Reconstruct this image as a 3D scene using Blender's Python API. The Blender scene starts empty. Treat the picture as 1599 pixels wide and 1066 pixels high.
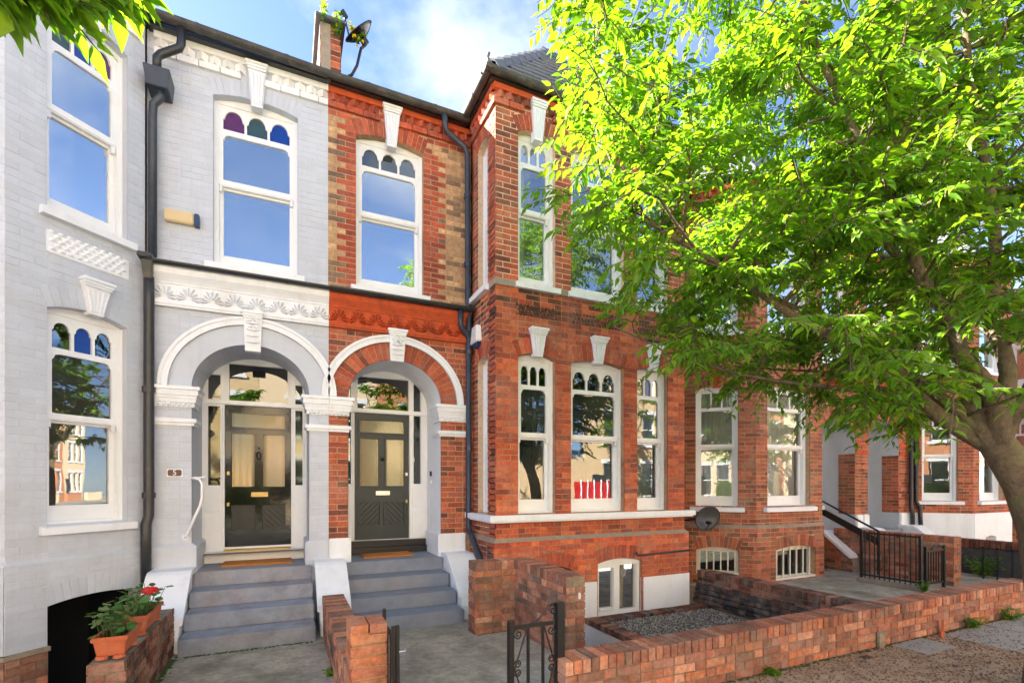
import bpy, bmesh, math, random
import numpy as np
from mathutils import Vector, Matrix
from mathutils.geometry import tessellate_polygon

random.seed(5); rng = np.random.default_rng(5)
sc = bpy.context.scene
COL = sc.collection
R = math.radians

# ------------------------------------------------------------------ camera, sky, sun, exposure
cd = bpy.data.cameras.new('camera'); cam = bpy.data.objects.new('camera', cd); COL.objects.link(cam)
cam.location = (0, -6.9, 1.68); cam.rotation_euler = (R(90), 0, R(-24.617))
cd.sensor_width = 36; cd.lens = 17.336; cd.shift_y = 0.1388; cd.clip_end = 500; cd.clip_start = 0.05
sc.camera = cam

SUN_EL, SUN_AZ = 33.0, -52.0          # azimuth from +Y towards +X
wd = bpy.data.worlds.new('World'); sc.world = wd; wd.use_nodes = True
nt = wd.node_tree; nt.nodes.clear()
out = nt.nodes.new('ShaderNodeOutputWorld'); bg = nt.nodes.new('ShaderNodeBackground')
sky = nt.nodes.new('ShaderNodeTexSky'); sky.sky_type = 'NISHITA'; sky.sun_disc = False
sky.sun_elevation = R(SUN_EL); sky.sun_rotation = R(SUN_AZ); sky.air_density = 0.5; sky.dust_density = 0.3; sky.ozone_density = 2.2
tc = nt.nodes.new('ShaderNodeTexCoord'); mp = nt.nodes.new('ShaderNodeMapping')
mp.inputs['Location'].default_value = (-1.597, -2.088, 3.674); mp.inputs['Scale'].default_value = (1.5, 1.5, 2.4)
nz = nt.nodes.new('ShaderNodeTexNoise'); nz.inputs['Scale'].default_value = 1.7; nz.inputs['Detail'].default_value = 7; nz.inputs['Roughness'].default_value = 0.55
rp = nt.nodes.new('ShaderNodeValToRGB'); rp.color_ramp.elements[0].position = 0.47; rp.color_ramp.elements[1].position = 0.66
rp.color_ramp.elements[1].color = (0.85, 0.85, 0.85, 1)
mx = nt.nodes.new('ShaderNodeMix'); mx.data_type = 'RGBA'; mx.inputs['B'].default_value = (2.5, 2.7, 2.9, 1)
nt.links.new(tc.outputs['Generated'], mp.inputs['Vector']); nt.links.new(mp.outputs[0], nz.inputs['Vector'])
nt.links.new(nz.outputs['Fac'], rp.inputs[0]); nt.links.new(rp.outputs[0], mx.inputs['Factor'])
nt.links.new(sky.outputs[0], mx.inputs['A']); nt.links.new(mx.outputs['Result'], bg.inputs['Color'])
bg.inputs['Strength'].default_value = 0.052
nt.links.new(bg.outputs[0], out.inputs['Surface'])

sl = bpy.data.lights.new('sun', 'SUN'); so = bpy.data.objects.new('sun', sl); COL.objects.link(so)
sl.energy = 5.0; sl.angle = R(0.53); sl.color = (1.0, 0.94, 0.84)
sd = Vector((math.sin(R(SUN_AZ)) * math.cos(R(SUN_EL)), math.cos(R(SUN_AZ)) * math.cos(R(SUN_EL)), math.sin(R(SUN_EL))))
so.rotation_euler = sd.to_track_quat('Z', 'Y').to_euler(); so.location = sd * 60
vs = sc.view_settings; vs.view_transform = 'Standard'; vs.look = 'None'; vs.gamma = 1; vs.exposure = 3.5
sc.render.engine = 'CYCLES'; sc.cycles.use_denoising = True; sc.cycles.max_bounces = 8; sc.cycles.transparent_max_bounces = 12
sc.cycles.diffuse_bounces = 4; sc.cycles.glossy_bounces = 3; sc.cycles.sample_clamp_indirect = 8

# ------------------------------------------------------------------ materials
def lin(r, g, b, k=0.85):
    f = lambda c: (c / 255 / 12.92 if c / 255 <= 0.04045 else ((c / 255 + 0.055) / 1.055) ** 2.4)
    return (f(r) * k, f(g) * k, f(b) * k)
MATS = {}
def mat(name, col=(0.5, 0.5, 0.5), rough=0.8, amt=0.12, scale=8.0, stain=None, sscale=1.3, slo=0.55, shi=0.75, bump=0.0, bscale=60.0,
        attr=False, metal=0.0, spec=0.5, coat=0.0, transl=None, stain2=None, streak=None):
    m = bpy.data.materials.new(name); m.use_nodes = True; MATS[name] = m
    t = m.node_tree; n = t.nodes; L = t.links; b = n['Principled BSDF']
    geo = n.new('ShaderNodeNewGeometry')
    if attr:
        a = n.new('ShaderNodeAttribute'); a.attribute_name = 'col'; base = a.outputs['Color']
    else:
        a = n.new('ShaderNodeRGB'); a.outputs[0].default_value = (*col, 1); base = a.outputs[0]
    z = n.new('ShaderNodeTexNoise'); z.inputs['Scale'].default_value = scale; z.inputs['Detail'].default_value = 5; z.inputs['Roughness'].default_value = 0.65
    L.new(geo.outputs['Position'], z.inputs['Vector'])
    mr = n.new('ShaderNodeMapRange'); mr.inputs['From Min'].default_value = 0.25; mr.inputs['From Max'].default_value = 0.75
    mr.inputs['To Min'].default_value = 1 - amt; mr.inputs['To Max'].default_value = 1 + amt
    L.new(z.outputs['Fac'], mr.inputs['Value'])
    mul = n.new('ShaderNodeVectorMath'); mul.operation = 'SCALE'; L.new(base, mul.inputs[0]); L.new(mr.outputs[0], mul.inputs['Scale'])
    cur = mul.outputs[0]
    for k, (stn, ssc) in enumerate(((stain, sscale), (stain2, sscale * 2.7))):
        if not stn: continue
        z2 = n.new('ShaderNodeTexNoise'); z2.inputs['Scale'].default_value = ssc; z2.inputs['Detail'].default_value = 6; z2.inputs['Roughness'].default_value = 0.7
        off = n.new('ShaderNodeVectorMath'); off.operation = 'ADD'; off.inputs[1].default_value = (3.1 + 5 * k, 7.7, 1.3)
        L.new(geo.outputs['Position'], off.inputs[0]); L.new(off.outputs[0], z2.inputs['Vector'])
        m2 = n.new('ShaderNodeMapRange'); m2.inputs['From Min'].default_value = slo; m2.inputs['From Max'].default_value = shi
        m2.inputs['To Max'].default_value = stn[3] if len(stn) > 3 else 0.8
        L.new(z2.outputs['Fac'], m2.inputs['Value'])
        mm = n.new('ShaderNodeMix'); mm.data_type = 'RGBA'; mm.inputs['B'].default_value = (*stn[:3], 1)
        L.new(m2.outputs[0], mm.inputs['Factor']); L.new(cur, mm.inputs['A']); cur = mm.outputs['Result']
    if streak:
        vm = n.new('ShaderNodeVectorMath'); vm.operation = 'MULTIPLY'; vm.inputs[1].default_value = (6.0, 6.0, 0.55); L.new(geo.outputs['Position'], vm.inputs[0])
        z4 = n.new('ShaderNodeTexNoise'); z4.inputs['Scale'].default_value = 1.0; z4.inputs['Detail'].default_value = 6; z4.inputs['Roughness'].default_value = 0.7; L.new(vm.outputs[0], z4.inputs['Vector'])
        m4 = n.new('ShaderNodeMapRange'); m4.inputs['From Min'].default_value = 0.5; m4.inputs['From Max'].default_value = 0.78; m4.inputs['To Max'].default_value = streak[3]; L.new(z4.outputs['Fac'], m4.inputs['Value'])
        mm = n.new('ShaderNodeMix'); mm.data_type = 'RGBA'; mm.inputs['B'].default_value = (*streak[:3], 1); L.new(m4.outputs[0], mm.inputs['Factor']); L.new(cur, mm.inputs['A']); cur = mm.outputs['Result']
    L.new(cur, b.inputs['Base Color'])
    b.inputs['Roughness'].default_value = rough; b.inputs['Metallic'].default_value = metal
    b.inputs['Specular IOR Level'].default_value = spec; b.inputs['Coat Weight'].default_value = coat
    if bump:
        z3 = n.new('ShaderNodeTexNoise'); z3.inputs['Scale'].default_value = bscale; z3.inputs['Detail'].default_value = 4
        L.new(geo.outputs['Position'], z3.inputs['Vector'])
        bp = n.new('ShaderNodeBump'); bp.inputs['Strength'].default_value = bump; bp.inputs['Distance'].default_value = 0.01
        L.new(z3.outputs['Fac'], bp.inputs['Height']); L.new(bp.outputs[0], b.inputs['Normal'])
    if transl is not None:
        tr = n.new('ShaderNodeBsdfTranslucent'); ms = n.new('ShaderNodeMixShader'); ms.inputs[0].default_value = transl[3]
        tm = n.new('ShaderNodeVectorMath'); tm.operation = 'MULTIPLY'; tm.inputs[1].default_value = transl[:3]
        L.new(cur, tm.inputs[0]); L.new(tm.outputs[0], tr.inputs['Color'])
        L.new(b.outputs[0], ms.inputs[1]); L.new(tr.outputs[0], ms.inputs[2]); L.new(ms.outputs[0], n['Material Output'].inputs['Surface'])
    return m
def glass(name, tint, refl=0.35, wav=0.004, rough=0.0, ribs=0, gc=(0.92, 0.95, 0.97), dust_haze=0.0):
    m = bpy.data.materials.new(name); m.use_nodes = True; MATS[name] = m
    t = m.node_tree; n = t.nodes; L = t.links; n.remove(n['Principled BSDF'])
    g = n.new('ShaderNodeBsdfGlossy'); g.inputs['Roughness'].default_value = rough; g.inputs['Color'].default_value = (*gc, 1)
    tr = n.new('ShaderNodeBsdfTransparent'); tr.inputs['Color'].default_value = (*tint, 1)
    lw = n.new('ShaderNodeFresnel'); lw.inputs['IOR'].default_value = 1.6
    ad = n.new('ShaderNodeMath'); ad.operation = 'ADD'; ad.use_clamp = True; ad.inputs[1].default_value = refl
    ms = n.new('ShaderNodeMixShader'); L.new(lw.outputs[0], ad.inputs[0]); L.new(ad.outputs[0], ms.inputs[0])
    L.new(tr.outputs[0], ms.inputs[1]); L.new(g.outputs[0], ms.inputs[2]); 
    df = n.new('ShaderNodeBsdfDiffuse'); df.inputs['Color'].default_value = (0.62, 0.7, 0.70, 1); m5 = n.new('ShaderNodeMixShader'); m5.inputs[0].default_value = dust_haze
    if dust_haze:
        g5 = n.new('ShaderNodeNewGeometry'); z5 = n.new('ShaderNodeTexNoise'); z5.inputs['Scale'].default_value = 2.4; z5.inputs['Detail'].default_value = 7; L.new(g5.outputs['Position'], z5.inputs['Vector'])
        r5 = n.new('ShaderNodeMapRange'); r5.inputs['From Min'].default_value = 0.3; r5.inputs['From Max'].default_value = 0.75; r5.inputs['To Min'].default_value = dust_haze * .4; r5.inputs['To Max'].default_value = dust_haze * 1.8; L.new(z5.outputs['Fac'], r5.inputs['Value']); L.new(r5.outputs[0], m5.inputs[0])
    L.new(ms.outputs[0], m5.inputs[1]); L.new(df.outputs[0], m5.inputs[2]); L.new(m5.outputs[0], n['Material Output'].inputs['Surface'])
    geo = n.new('ShaderNodeNewGeometry'); z = n.new('ShaderNodeTexNoise'); z.inputs['Scale'].default_value = 3.2; z.inputs['Detail'].default_value = 1.5
    L.new(geo.outputs['Position'], z.inputs['Vector']); hsrc = z.outputs['Fac']
    if ribs:
        w = n.new('ShaderNodeTexWave'); w.bands_direction = 'X'; w.inputs['Scale'].default_value = ribs; L.new(geo.outputs['Position'], w.inputs['Vector']); hsrc = w.outputs['Fac']
    bp = n.new('ShaderNodeBump'); bp.inputs['Strength'].default_value = wav; bp.inputs['Distance'].default_value = 0.1 if not ribs else 0.01
    L.new(hsrc, bp.inputs['Height']); L.new(bp.outputs[0], g.inputs['Normal'])
    return m

mat('brick', attr=True, rough=0.9, amt=0.34, scale=24, bump=0.6, bscale=140, spec=0.2, stain=(0.07, 0.042, 0.032, 0.55), sscale=0.95, slo=0.49, shi=0.78, stain2=(0.50, 0.37, 0.28, 0.38), streak=(0.05, 0.035, 0.03, 0.45))
mat('brick_old', attr=True, rough=0.95, amt=0.42, scale=30, bump=0.9, bscale=110, spec=0.15, stain=(0.085, 0.07, 0.055, 0.62), sscale=2.2, slo=0.47, shi=0.74, stain2=(0.46, 0.36, 0.28, 0.55), streak=(0.07, 0.07, 0.045, 0.4))
mat('brick_paint', attr=True, rough=0.55, amt=0.05, scale=5, bump=0.35, bscale=45, spec=0.35, stain=(0.34, 0.30, 0.25, 0.30), sscale=0.9, slo=0.50, shi=0.85, streak=(0.30, 0.28, 0.25, 0.22))
mat('mortar_warm', lin(190, 156, 124, .9), 0.95, 0.3, 20, stain=(0.09, 0.07, 0.055, 0.7), sscale=1.6, slo=0.48, shi=0.72, bump=0.5, bscale=120)
mat('mortar_pale', lin(214, 186, 156, .95), 0.95, 0.25, 20, stain=(0.12, 0.1, 0.08, 0.5), sscale=1.6, slo=0.52, shi=0.75, bump=0.5, bscale=120)
mat('mortar_dark', lin(178, 134, 104, .9), 0.95, 0.35, 20, stain=(0.06, 0.035, 0.025, 0.7), sscale=2.2, slo=0.46, shi=0.72, bump=0.5, bscale=120, stain2=(0.42, 0.32, 0.24, 0.5))
mat('mortar_grey', lin(150, 136, 116), 0.95, 0.35, 24, stain=(0.06, 0.055, 0.04, 0.7), sscale=2.5, slo=0.45, shi=0.7, bump=0.6, bscale=120)
mat('grey_paint', lin(206, 213, 226), 0.55, 0.05, 5, stain=(0.34, 0.30, 0.25, 0.30), sscale=0.9, slo=0.50, shi=0.85, bump=0.25, bscale=45, streak=(0.30, 0.28, 0.25, 0.22))
mat('white_paint', lin(238, 242, 249, 0.92), 0.5, 0.04, 6, stain=(0.45, 0.41, 0.36, 0.28), sscale=2.2, slo=0.54, shi=0.8, bump=0.2, bscale=40, streak=(0.38, 0.35, 0.31, 0.24))
mat('cream_paint', lin(238, 232, 218, 0.92), 0.5, 0.05, 6, stain=(0.40, 0.34, 0.26, 0.3), sscale=2.5, slo=0.55, shi=0.8, bump=0.1)
mat('joinery', lin(241, 243, 246, 0.92), 0.35, 0.03, 6, stain=(0.5, 0.46, 0.4, 0.2), sscale=3, bump=0.05)
mat('terracotta', lin(190, 80, 40, 1.0), 0.8, 0.25, 14, stain=(0.10, 0.04, 0.028, 0.75), sscale=2.6, bump=0.3, bscale=60, stain2=(0.5, 0.13, 0.03, 0.4))
mat('stone', lin(160, 148, 132), 0.9, 0.2, 15, stain=(0.12, 0.1, 0.08, 0.6), sscale=3, bump=0.4)
mat('black_metal', (0.012, 0.012, 0.014), 0.38, 0.3, 20, bump=0.1, bscale=80)
mat('black_pipe', (0.022, 0.024, 0.028), 0.35, 0.3, 10, stain=(0.13, 0.10, 0.075, 0.6), sscale=5, slo=0.58, shi=0.75, bump=0.15)
mat('blue_pipe', (0.03, 0.042, 0.062), 0.4, 0.3, 10, stain=(0.12, 0.11, 0.1, 0.4), sscale=5, bump=0.1)
mat('gutter_metal', (0.045, 0.045, 0.045), 0.6, 0.4, 9, stain=(0.2, 0.17, 0.13, 0.6), sscale=4, slo=0.52, shi=0.7, bump=0.3)
mat('slate', (0.14, 0.14, 0.15), 0.6, 0.35, 12, stain=(0.22, 0.2, 0.17, 0.5), sscale=4, slo=0.55, shi=0.75, bump=0.4, attr=False)
mat('lead', (0.10, 0.105, 0.12), 0.55, 0.25, 8, stain=(0.22, 0.22, 0.22, 0.4), sscale=4, bump=0.2)
mat('step_paint', lin(134, 143, 160), 0.6, 0.14, 7, stain=(0.30, 0.25, 0.23, 0.5), sscale=2.0, slo=0.48, shi=0.75, bump=0.25, bscale=30)
mat('step_worn', lin(160, 166, 180), 0.7, 0.14, 7, stain=(0.30, 0.22, 0.19, 0.6), sscale=1.8, slo=0.45, shi=0.7, bump=0.35, bscale=30, stain2=(0.13, 0.15, 0.18, 0.6))
mat('door_black', (0.006, 0.0065, 0.006), 0.09, 0.2, 6, bump=0.14, bscale=7, spec=0.45)
mat('door_matt', (0.022, 0.023, 0.022), 0.45, 0.2, 6)
mat('door_grey', lin(46, 56, 60), 0.42, 0.08, 8, bump=0.05)
mat('brass', (0.42, 0.29, 0.12), 0.42, 0.1, metal=1.0)
mat('steel', (0.6, 0.6, 0.6), 0.3, 0.1, metal=1.0)
mat('coir', lin(196, 128, 62, 1.0), 0.98, 0.35, 90, bump=1.0, bscale=300)
mat('dark_room', (0.02, 0.02, 0.022), 0.9, 0.1)  # near black puts the darkness of unlit basements into the colour
mat('room', lin(150, 140, 122), 0.9, 0.1)
mat('curtain', lin(235, 232, 224), 0.9, 0.06, transl=(0.9, 0.9, 0.9, 0.3))
mat('blind', lin(214, 205, 182), 0.9, 0.1)
mat('plastic_cream', lin(224, 200, 152), 0.4, 0.05, stain=(0.5, 0.4, 0.26, 0.3), sscale=6)
mat('plastic_white', lin(240, 240, 240), 0.35, 0.03)
mat('plastic_blue', lin(38, 66, 110), 0.35, 0.05)
mat('dish_grey', (0.05, 0.052, 0.056), 0.55, 0.12, 6)
mat('plate_brown', lin(96, 60, 48), 0.4, 0.1)
mat('concrete', lin(186, 178, 164), 0.95, 0.3, 20, stain=(0.085, 0.09, 0.05, 0.75), sscale=1.1, slo=0.46, shi=0.68, bump=0.6, bscale=90, stain2=(0.16, 0.14, 0.115, 0.7))
mat('tarmac', lin(196, 168, 142), 0.95, 0.5, 60, stain=(0.20, 0.10, 0.045, 0.6), sscale=3.5, slo=0.48, shi=0.7, bump=1.0, bscale=160, stain2=(0.08, 0.065, 0.05, 0.6))
mat('asphalt', (0.085, 0.083, 0.08), 0.9, 0.3, 40, bump=0.6, bscale=150)
mat('paving', lin(165, 162, 156), 0.9, 0.2, 18, stain=(0.13, 0.12, 0.1, 0.6), sscale=2.5, bump=0.4, bscale=90)
mat('gravel', attr=True, rough=0.9, amt=0.25, scale=60, bump=0.3)
mat('render_dark', lin(70, 70, 72), 0.9, 0.3, 9, stain=(0.02, 0.02, 0.02, 0.6), sscale=2, bump=0.4)
mat('terra_pot', lin(196, 104, 66), 0.85, 0.15, 14, stain=(0.5, 0.34, 0.25, 0.4), sscale=9, bump=0.25)
mat('soil', (0.03, 0.02, 0.012), 0.95, 0.3, 60, bump=1.0)
mat('leaf_gera', attr=True, rough=0.5, amt=0.15, scale=40, transl=(1.6, 1.6, 0.8, 0.25))
mat('petal_red', (0.75, 0.012, 0.015), 0.5, 0.1, transl=(1, 0.6, 0.6, 0.25))
mat('petal_yellow', (0.85, 0.68, 0.02), 0.5, 0.1, transl=(1, 1, 0.5, 0.3))
mat('moss', (0.05, 0.085, 0.02), 0.95, 0.4, 60, bump=1.0, bscale=200)
mat('leaf', attr=True, rough=0.42, amt=0.12, scale=30, spec=0.45, transl=(1.6, 1.5, 0.35, 0.5))
mat('bark', lin(112, 96, 74), 0.9, 0.35, 30, stain=(0.16, 0.17, 0.06, 0.55), sscale=5, slo=0.48, shi=0.7, bump=1.6, bscale=38, stain2=(0.04, 0.03, 0.022, 0.6), streak=(0.035, 0.028, 0.02, 0.6))
mat('far_brick', lin(214, 146, 104), 0.9, 0.2, 5, bump=0.2)
mat('far_white', lin(236, 212, 176, .95), 0.8, 0.05)
mat('far_stock', lin(226, 198, 156), 0.9, 0.2, 5, bump=0.2)
mat('red_paint', lin(205, 30, 40), 0.5, 0.05)
glass('glass', (0.86, 0.88, 0.87), 0.07, dust_haze=0.03)
glass('glass_sky', (0.40, 0.44, 0.5), 0.50, wav=0.008, dust_haze=0.07)  # dust film and strong mirror share imitate a pale sky reflection
glass('glass_mid', (0.7, 0.72, 0.72), 0.26, wav=0.006, dust_haze=0.05)
glass('glass_black', (0.05, 0.055, 0.05), 0.02)
glass('glass_purple', (0.16, 0.05, 0.16), 0.10)
glass('glass_teal', (0.10, 0.18, 0.20), 0.14)
glass('glass_blue', (0.01, 0.05, 0.28), 0.10)
glass('glass_dark', (0.10, 0.12, 0.08), 0.12, wav=0.5)
glass('glass_amber', (0.20, 0.08, 0.02), 0.08)
glass('glass_rib', (0.30, 0.27, 0.16), 0.20, wav=0.35, rough=0.15, ribs=22, gc=(0.95, 0.88, 0.62))  # warm glossy tint paints in the reflection of sunlit tan walls
glass('dish_mesh', (0.55, 0.56, 0.58), 0.0, rough=0.5, gc=(0.3, 0.3, 0.3))
glass('glass_side', (0.20, 0.20, 0.12), 0.04, rough=0.05, gc=(0.9, 0.9, 0.7))
glass('glass_green', (0.22, 0.26, 0.2), 0.05)
mat('stained_blue', (0.006, 0.045, 0.30), 0.18, 0.15, 12, spec=0.6)
mat('stained_purple', (0.10, 0.025, 0.11), 0.18, 0.15, 12, spec=0.6)
mat('stained_teal', (0.035, 0.075, 0.09), 0.18, 0.15, 12, spec=0.6)
# ------------------------------------------------------------------ mesh helpers
class Fr:
    """Wall frame: u runs along the wall (left to right seen from outside), z up, d outwards."""
    def __init__(s, x, y, deg):
        s.o = Vector((x, y, 0)); s.a = R(deg); s.u = Vector((math.cos(s.a), math.sin(s.a), 0)); s.n = Vector((math.sin(s.a), -math.cos(s.a), 0))
    def __call__(s, u, z, d=0.0):
        p = s.o + s.u * u + s.n * d
        return (p.x, p.y, z)
W0 = Fr(0, 0, 0)

class MB:
    def __init__(s): s.v = []; s.f = []; s.c = []
    def add(s, vs, fs, col=None):
        k = len(s.v); s.v += vs; s.f += [tuple(i + k for i in f) for f in fs]
        if col is not None: s.c += [col] * len(vs)
        return s
    def extr(s, a, b, col=None):
        n = len(a)
        return s.add(list(a) + list(b), [tuple(range(n)), tuple(range(2 * n - 1, n - 1, -1))] + [(i, i + n, (i + 1) % n + n, (i + 1) % n) for i in range(n)], col)
    def loop(s, fr, pts, d0, d1, col=None):
        return s.extr([fr(u, z, d1) for u, z in pts], [fr(u, z, d0) for u, z in pts], col)
    def box(s, fr, u0, u1, z0, z1, d0, d1, col=None):
        return s.loop(fr, [(u0, z0), (u1, z0), (u1, z1), (u0, z1)], d0, d1, col)
    def mould(s, fr, u0, u1, prof, col=None):            # prof: (d, z) loop run along u
        return s.extr([fr(u0, z, d) for d, z in prof], [fr(u1, z, d) for d, z in prof], col)
    def wbox(s, x0, x1, y0, y1, z0, z1, col=None):
        return s.box(W0, x0, x1, z0, z1, -y1, -y0, col)
    def holed(s, fr, outer, holes, d0, d1):
        loops = [outer] + holes
        tri = tessellate_polygon([[Vector((u, z, 0)) for u, z in l] for l in loops])
        flat = [p for l in loops for p in l]; n = len(flat)
        s_v = [fr(u, z, d1) for u, z in flat] + [fr(u, z, d0) for u, z in flat]
        fs = [tuple(t) for t in tri] + [tuple(i + n for i in reversed(t)) for t in tri]
        k = 0
        for l in loops:
            m = len(l); fs += [(k + i, k + (i + 1) % m, k + (i + 1) % m + n, k + i + n) for i in range(m)]; k += m
        return s.add(s_v, fs)
    def tube(s, pts, r, seg=8, r1=None, cap=True, col=None):
        pts = [Vector(p) for p in pts]; N = len(pts); vs = []; up = None
        for i, p in enumerate(pts):
            t = (pts[min(i + 1, N - 1)] - pts[max(i - 1, 0)]).normalized()
            if up is None:
                up = Vector((0, 0, 1)) if abs(t.z) < 0.9 else Vector((1, 0, 0))
            a = t.cross(up)
            a = a.normalized() if a.length > 1e-6 else t.orthogonal().normalized()
            b = a.cross(t).normalized(); up = b
            if isinstance(r, (list, tuple)): rr = r[i]
            else: rr = r if r1 is None else r + (r1 - r) * i / max(1, N - 1)
            vs += [tuple(p + (a * math.cos(2 * math.pi * k / seg) + b * math.sin(2 * math.pi * k / seg)) * rr) for k in range(seg)]
        fs = [(i * seg + k, i * seg + (k + 1) % seg, (i + 1) * seg + (k + 1) % seg, (i + 1) * seg + k) for i in range(N - 1) for k in range(seg)]
        if cap: fs += [tuple(range(seg - 1, -1, -1)), tuple(range((N - 1) * seg, N * seg))]
        return s.add(vs, fs, col)
    def build(s, name, m, parent=None, smooth=False, recalc=True, bevel=0.0):
        me = bpy.data.meshes.new(name); me.from_pydata([tuple(v) for v in s.v], [], s.f); 
        if s.c:
            a = me.color_attributes.new('col', 'FLOAT_COLOR', 'POINT')
            a.data.foreach_set('color', np.array([(*c[:3], 1.0) for c in s.c], dtype=np.float32).ravel())
        if recalc:
            b = bmesh.new(); b.from_mesh(me); bmesh.ops.recalc_face_normals(b, faces=b.faces[:])
            if bevel: bmesh.ops.bevel(b, geom=[e for e in b.edges if e.is_manifold and e.calc_face_angle(0) > 0.5], offset=bevel, segments=2, affect='EDGES', clamp_overlap=True)
            b.to_mesh(me); b.free()
        if smooth: me.polygons.foreach_set('use_smooth', [True] * len(me.polygons))
        me.materials.append(MATS[m])
        return link(bpy.data.objects.new(name, me), parent)

def link(o, parent=None, local=False):
    COL.objects.link(o)
    if parent is not None:
        o.parent = parent
        if not local and parent.parent is None: o.location = -Vector(parent.location)
    return o
def tag(o, label=None, cat=None, group=None, kind=None):
    if label: o['label'] = label
    if cat: o['category'] = cat
    if group: o['group'] = group
    if kind: o['kind'] = kind
    return o
def thing(name, label, cat, loc=(0, 0, 0), group=None):
    o = bpy.data.objects.new(name, None); o.empty_display_size = 0.2; COL.objects.link(o); o.location = loc
    return tag(o, label, cat, group)

CP = Vector(cam.location); CF = Vector((math.cos(R(65.383)), math.sin(R(65.383)), 0)); CR = Vector((CF.y, -CF.x, 0))
def apparent(p, w):
    q = Vector(p) - CP; z = q.dot(CF)
    if z < 0.3: return 0
    u = 799.5 + 770 * q.dot(CR) / z; v = 755 - 770 * q.z / z
    if not (-20 < u < 1620 and -20 < v < 1086): return 0
    return w / z

# ------------------------------------------------------------------ bricks
BRICK_MESH = {}
def brick_data(pts, d0, d1, ch=0.003):
    n = len(pts); cu = sum(p[0] for p in pts) / n; cz = sum(p[1] for p in pts) / n
    ins = []
    for u, z in pts:
        du, dz = cu - u, cz - z
        ins.append((u + (ch if du > 0 else -ch) * min(1, abs(du) / 0.02), z + (ch if dz > 0 else -ch) * min(1, abs(dz) / 0.02)))
    vs = [(u, d1, z) for u, z in ins] + [(u, d1 - ch, z) for u, z in pts] + [(u, d0, z) for u, z in pts]
    fs = [tuple(range(n))] + [(i, (i + 1) % n, (i + 1) % n + n, i + n) for i in range(n)] + [(i + n, (i + 1) % n + n, (i + 1) % n + 2 * n, i + 2 * n) for i in range(n)]
    return vs, fs
class Mason:
    """Collects the bricks of one thing; the largest in view become objects, the rest one stuff part."""
    def __init__(s, root, matname='brick'): s.root = root; s.b = []; s.m = matname
    def rect(s, fr, u0, u1, z0, z1, d, col, d0=-0.01):
        s.b.append((fr, [(u0, z0), (u1, z0), (u1, z1), (u0, z1)], d0, d, col, True))
    def poly(s, fr, pts, d, col, d0=-0.01): s.b.append((fr, pts, d0, d, col, False))
    def flush(s, zmax=99, limit=300, name='brick', xr=None):
        cand = []
        for i, (fr, pts, d0, d, col, rect) in enumerate(s.b):
            us = [p[0] for p in pts]; zs = [p[1] for p in pts]
            p = fr(sum(us) / len(us), sum(zs) / len(zs), d)
            facing = (CP - Vector(p)).dot(fr.n)
            a = apparent(p, math.sqrt((max(us) - min(us)) * (max(zs) - min(zs)))) if facing > 0 and p[2] < zmax else 0
            if xr and not any(x0 <= p[0] <= x1 and z0 <= p[2] <= z1 for x0, x1, z0, z1 in xr): a = 0
            cand.append((a, i))
        cand.sort(reverse=True); chosen = set(i for a, i in cand[:limit] if a > 0)
        mb = MB(); rl = Vector(s.root.location) if s.root.parent is None else Vector((0, 0, 0))
        for i, (fr, pts, d0, d, col, rect) in enumerate(s.b):
            if i in chosen:
                u0 = min(p[0] for p in pts); z0 = min(p[1] for p in pts)
                loc = [(round(u - u0, 3), round(z - z0, 3)) for u, z in pts]
                key = (tuple(loc), round(d0, 4), round(d - d0, 3), tuple(round(c, 2) for c in col[:3]), s.m)
                me = BRICK_MESH.get(key)
                if me is None:
                    vs, fs = brick_data(loc, d0, d0 + round(d - d0, 3))
                    me = bpy.data.meshes.new('brick'); me.from_pydata([(u, -dd, z) for u, dd, z in vs], [], fs)
                    a = me.color_attributes.new('col', 'FLOAT_COLOR', 'POINT')
                    a.data.foreach_set('color', np.array([(*col[:3], 1.0)] * len(vs), dtype=np.float32).ravel())
                    me.materials.append(MATS[s.m]); BRICK_MESH[key] = me
                o = bpy.data.objects.new(name, me); COL.objects.link(o); o.parent = s.root
                o.location = Vector(fr(u0, z0, 0)) - rl; o.rotation_euler = (0, 0, fr.a)
            else:
                vs, fs = brick_data(pts, d0, d)
                mb.add([fr(u, z, dd) for u, dd, z in vs], fs, col)
        if mb.v: tag(mb.build('brickwork', s.m, s.root, recalc=False), kind='stuff')

def q(c): return tuple(round(x, 2) if x > 0.1 else round(x, 3) for x in c)
def pal(*cols, k=1.05, n=3):
    base = [lin(*c, k=k) for c in cols]; P = []
    base = [tuple(x * .90 + sum(c) / 3 * .10 for x in c) for c in base]
    for c in base:
        for j in range(n): P.append(q(tuple(x * (0.88 + 0.12 * j) for x in c)))
    return P
P_RED = pal((196, 98, 64), (184, 88, 58), (202, 106, 70), (172, 82, 58), (186, 98, 72), (196, 96, 58), (146, 78, 60), (176, 96, 76), (128, 72, 58), k=.95)
P_STOCK = pal((198, 158, 112), (184, 144, 102), (170, 134, 98), (146, 116, 90), (206, 168, 124), (128, 104, 84), (190, 150, 108), (178, 140, 104), k=1.15)
P_QUOIN = pal((200, 92, 58), (190, 84, 54), (180, 80, 54), (168, 76, 56), k=.95)
P_GARD = pal((198, 126, 92), (186, 112, 80), (172, 102, 76), (152, 94, 74), (202, 140, 108), (190, 114, 76), (172, 114, 92), (136, 96, 80))
P_BROWN = pal((158, 104, 84), (140, 92, 76), (120, 92, 80), (168, 118, 96), (104, 82, 74))
P_DARK = pal((112, 62, 48), (96, 58, 48), (128, 70, 52), (84, 56, 48))
P_BLUE = pal((58, 62, 72), (46, 48, 56), (84, 66, 66), (70, 74, 84), (96, 84, 84))
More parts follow.
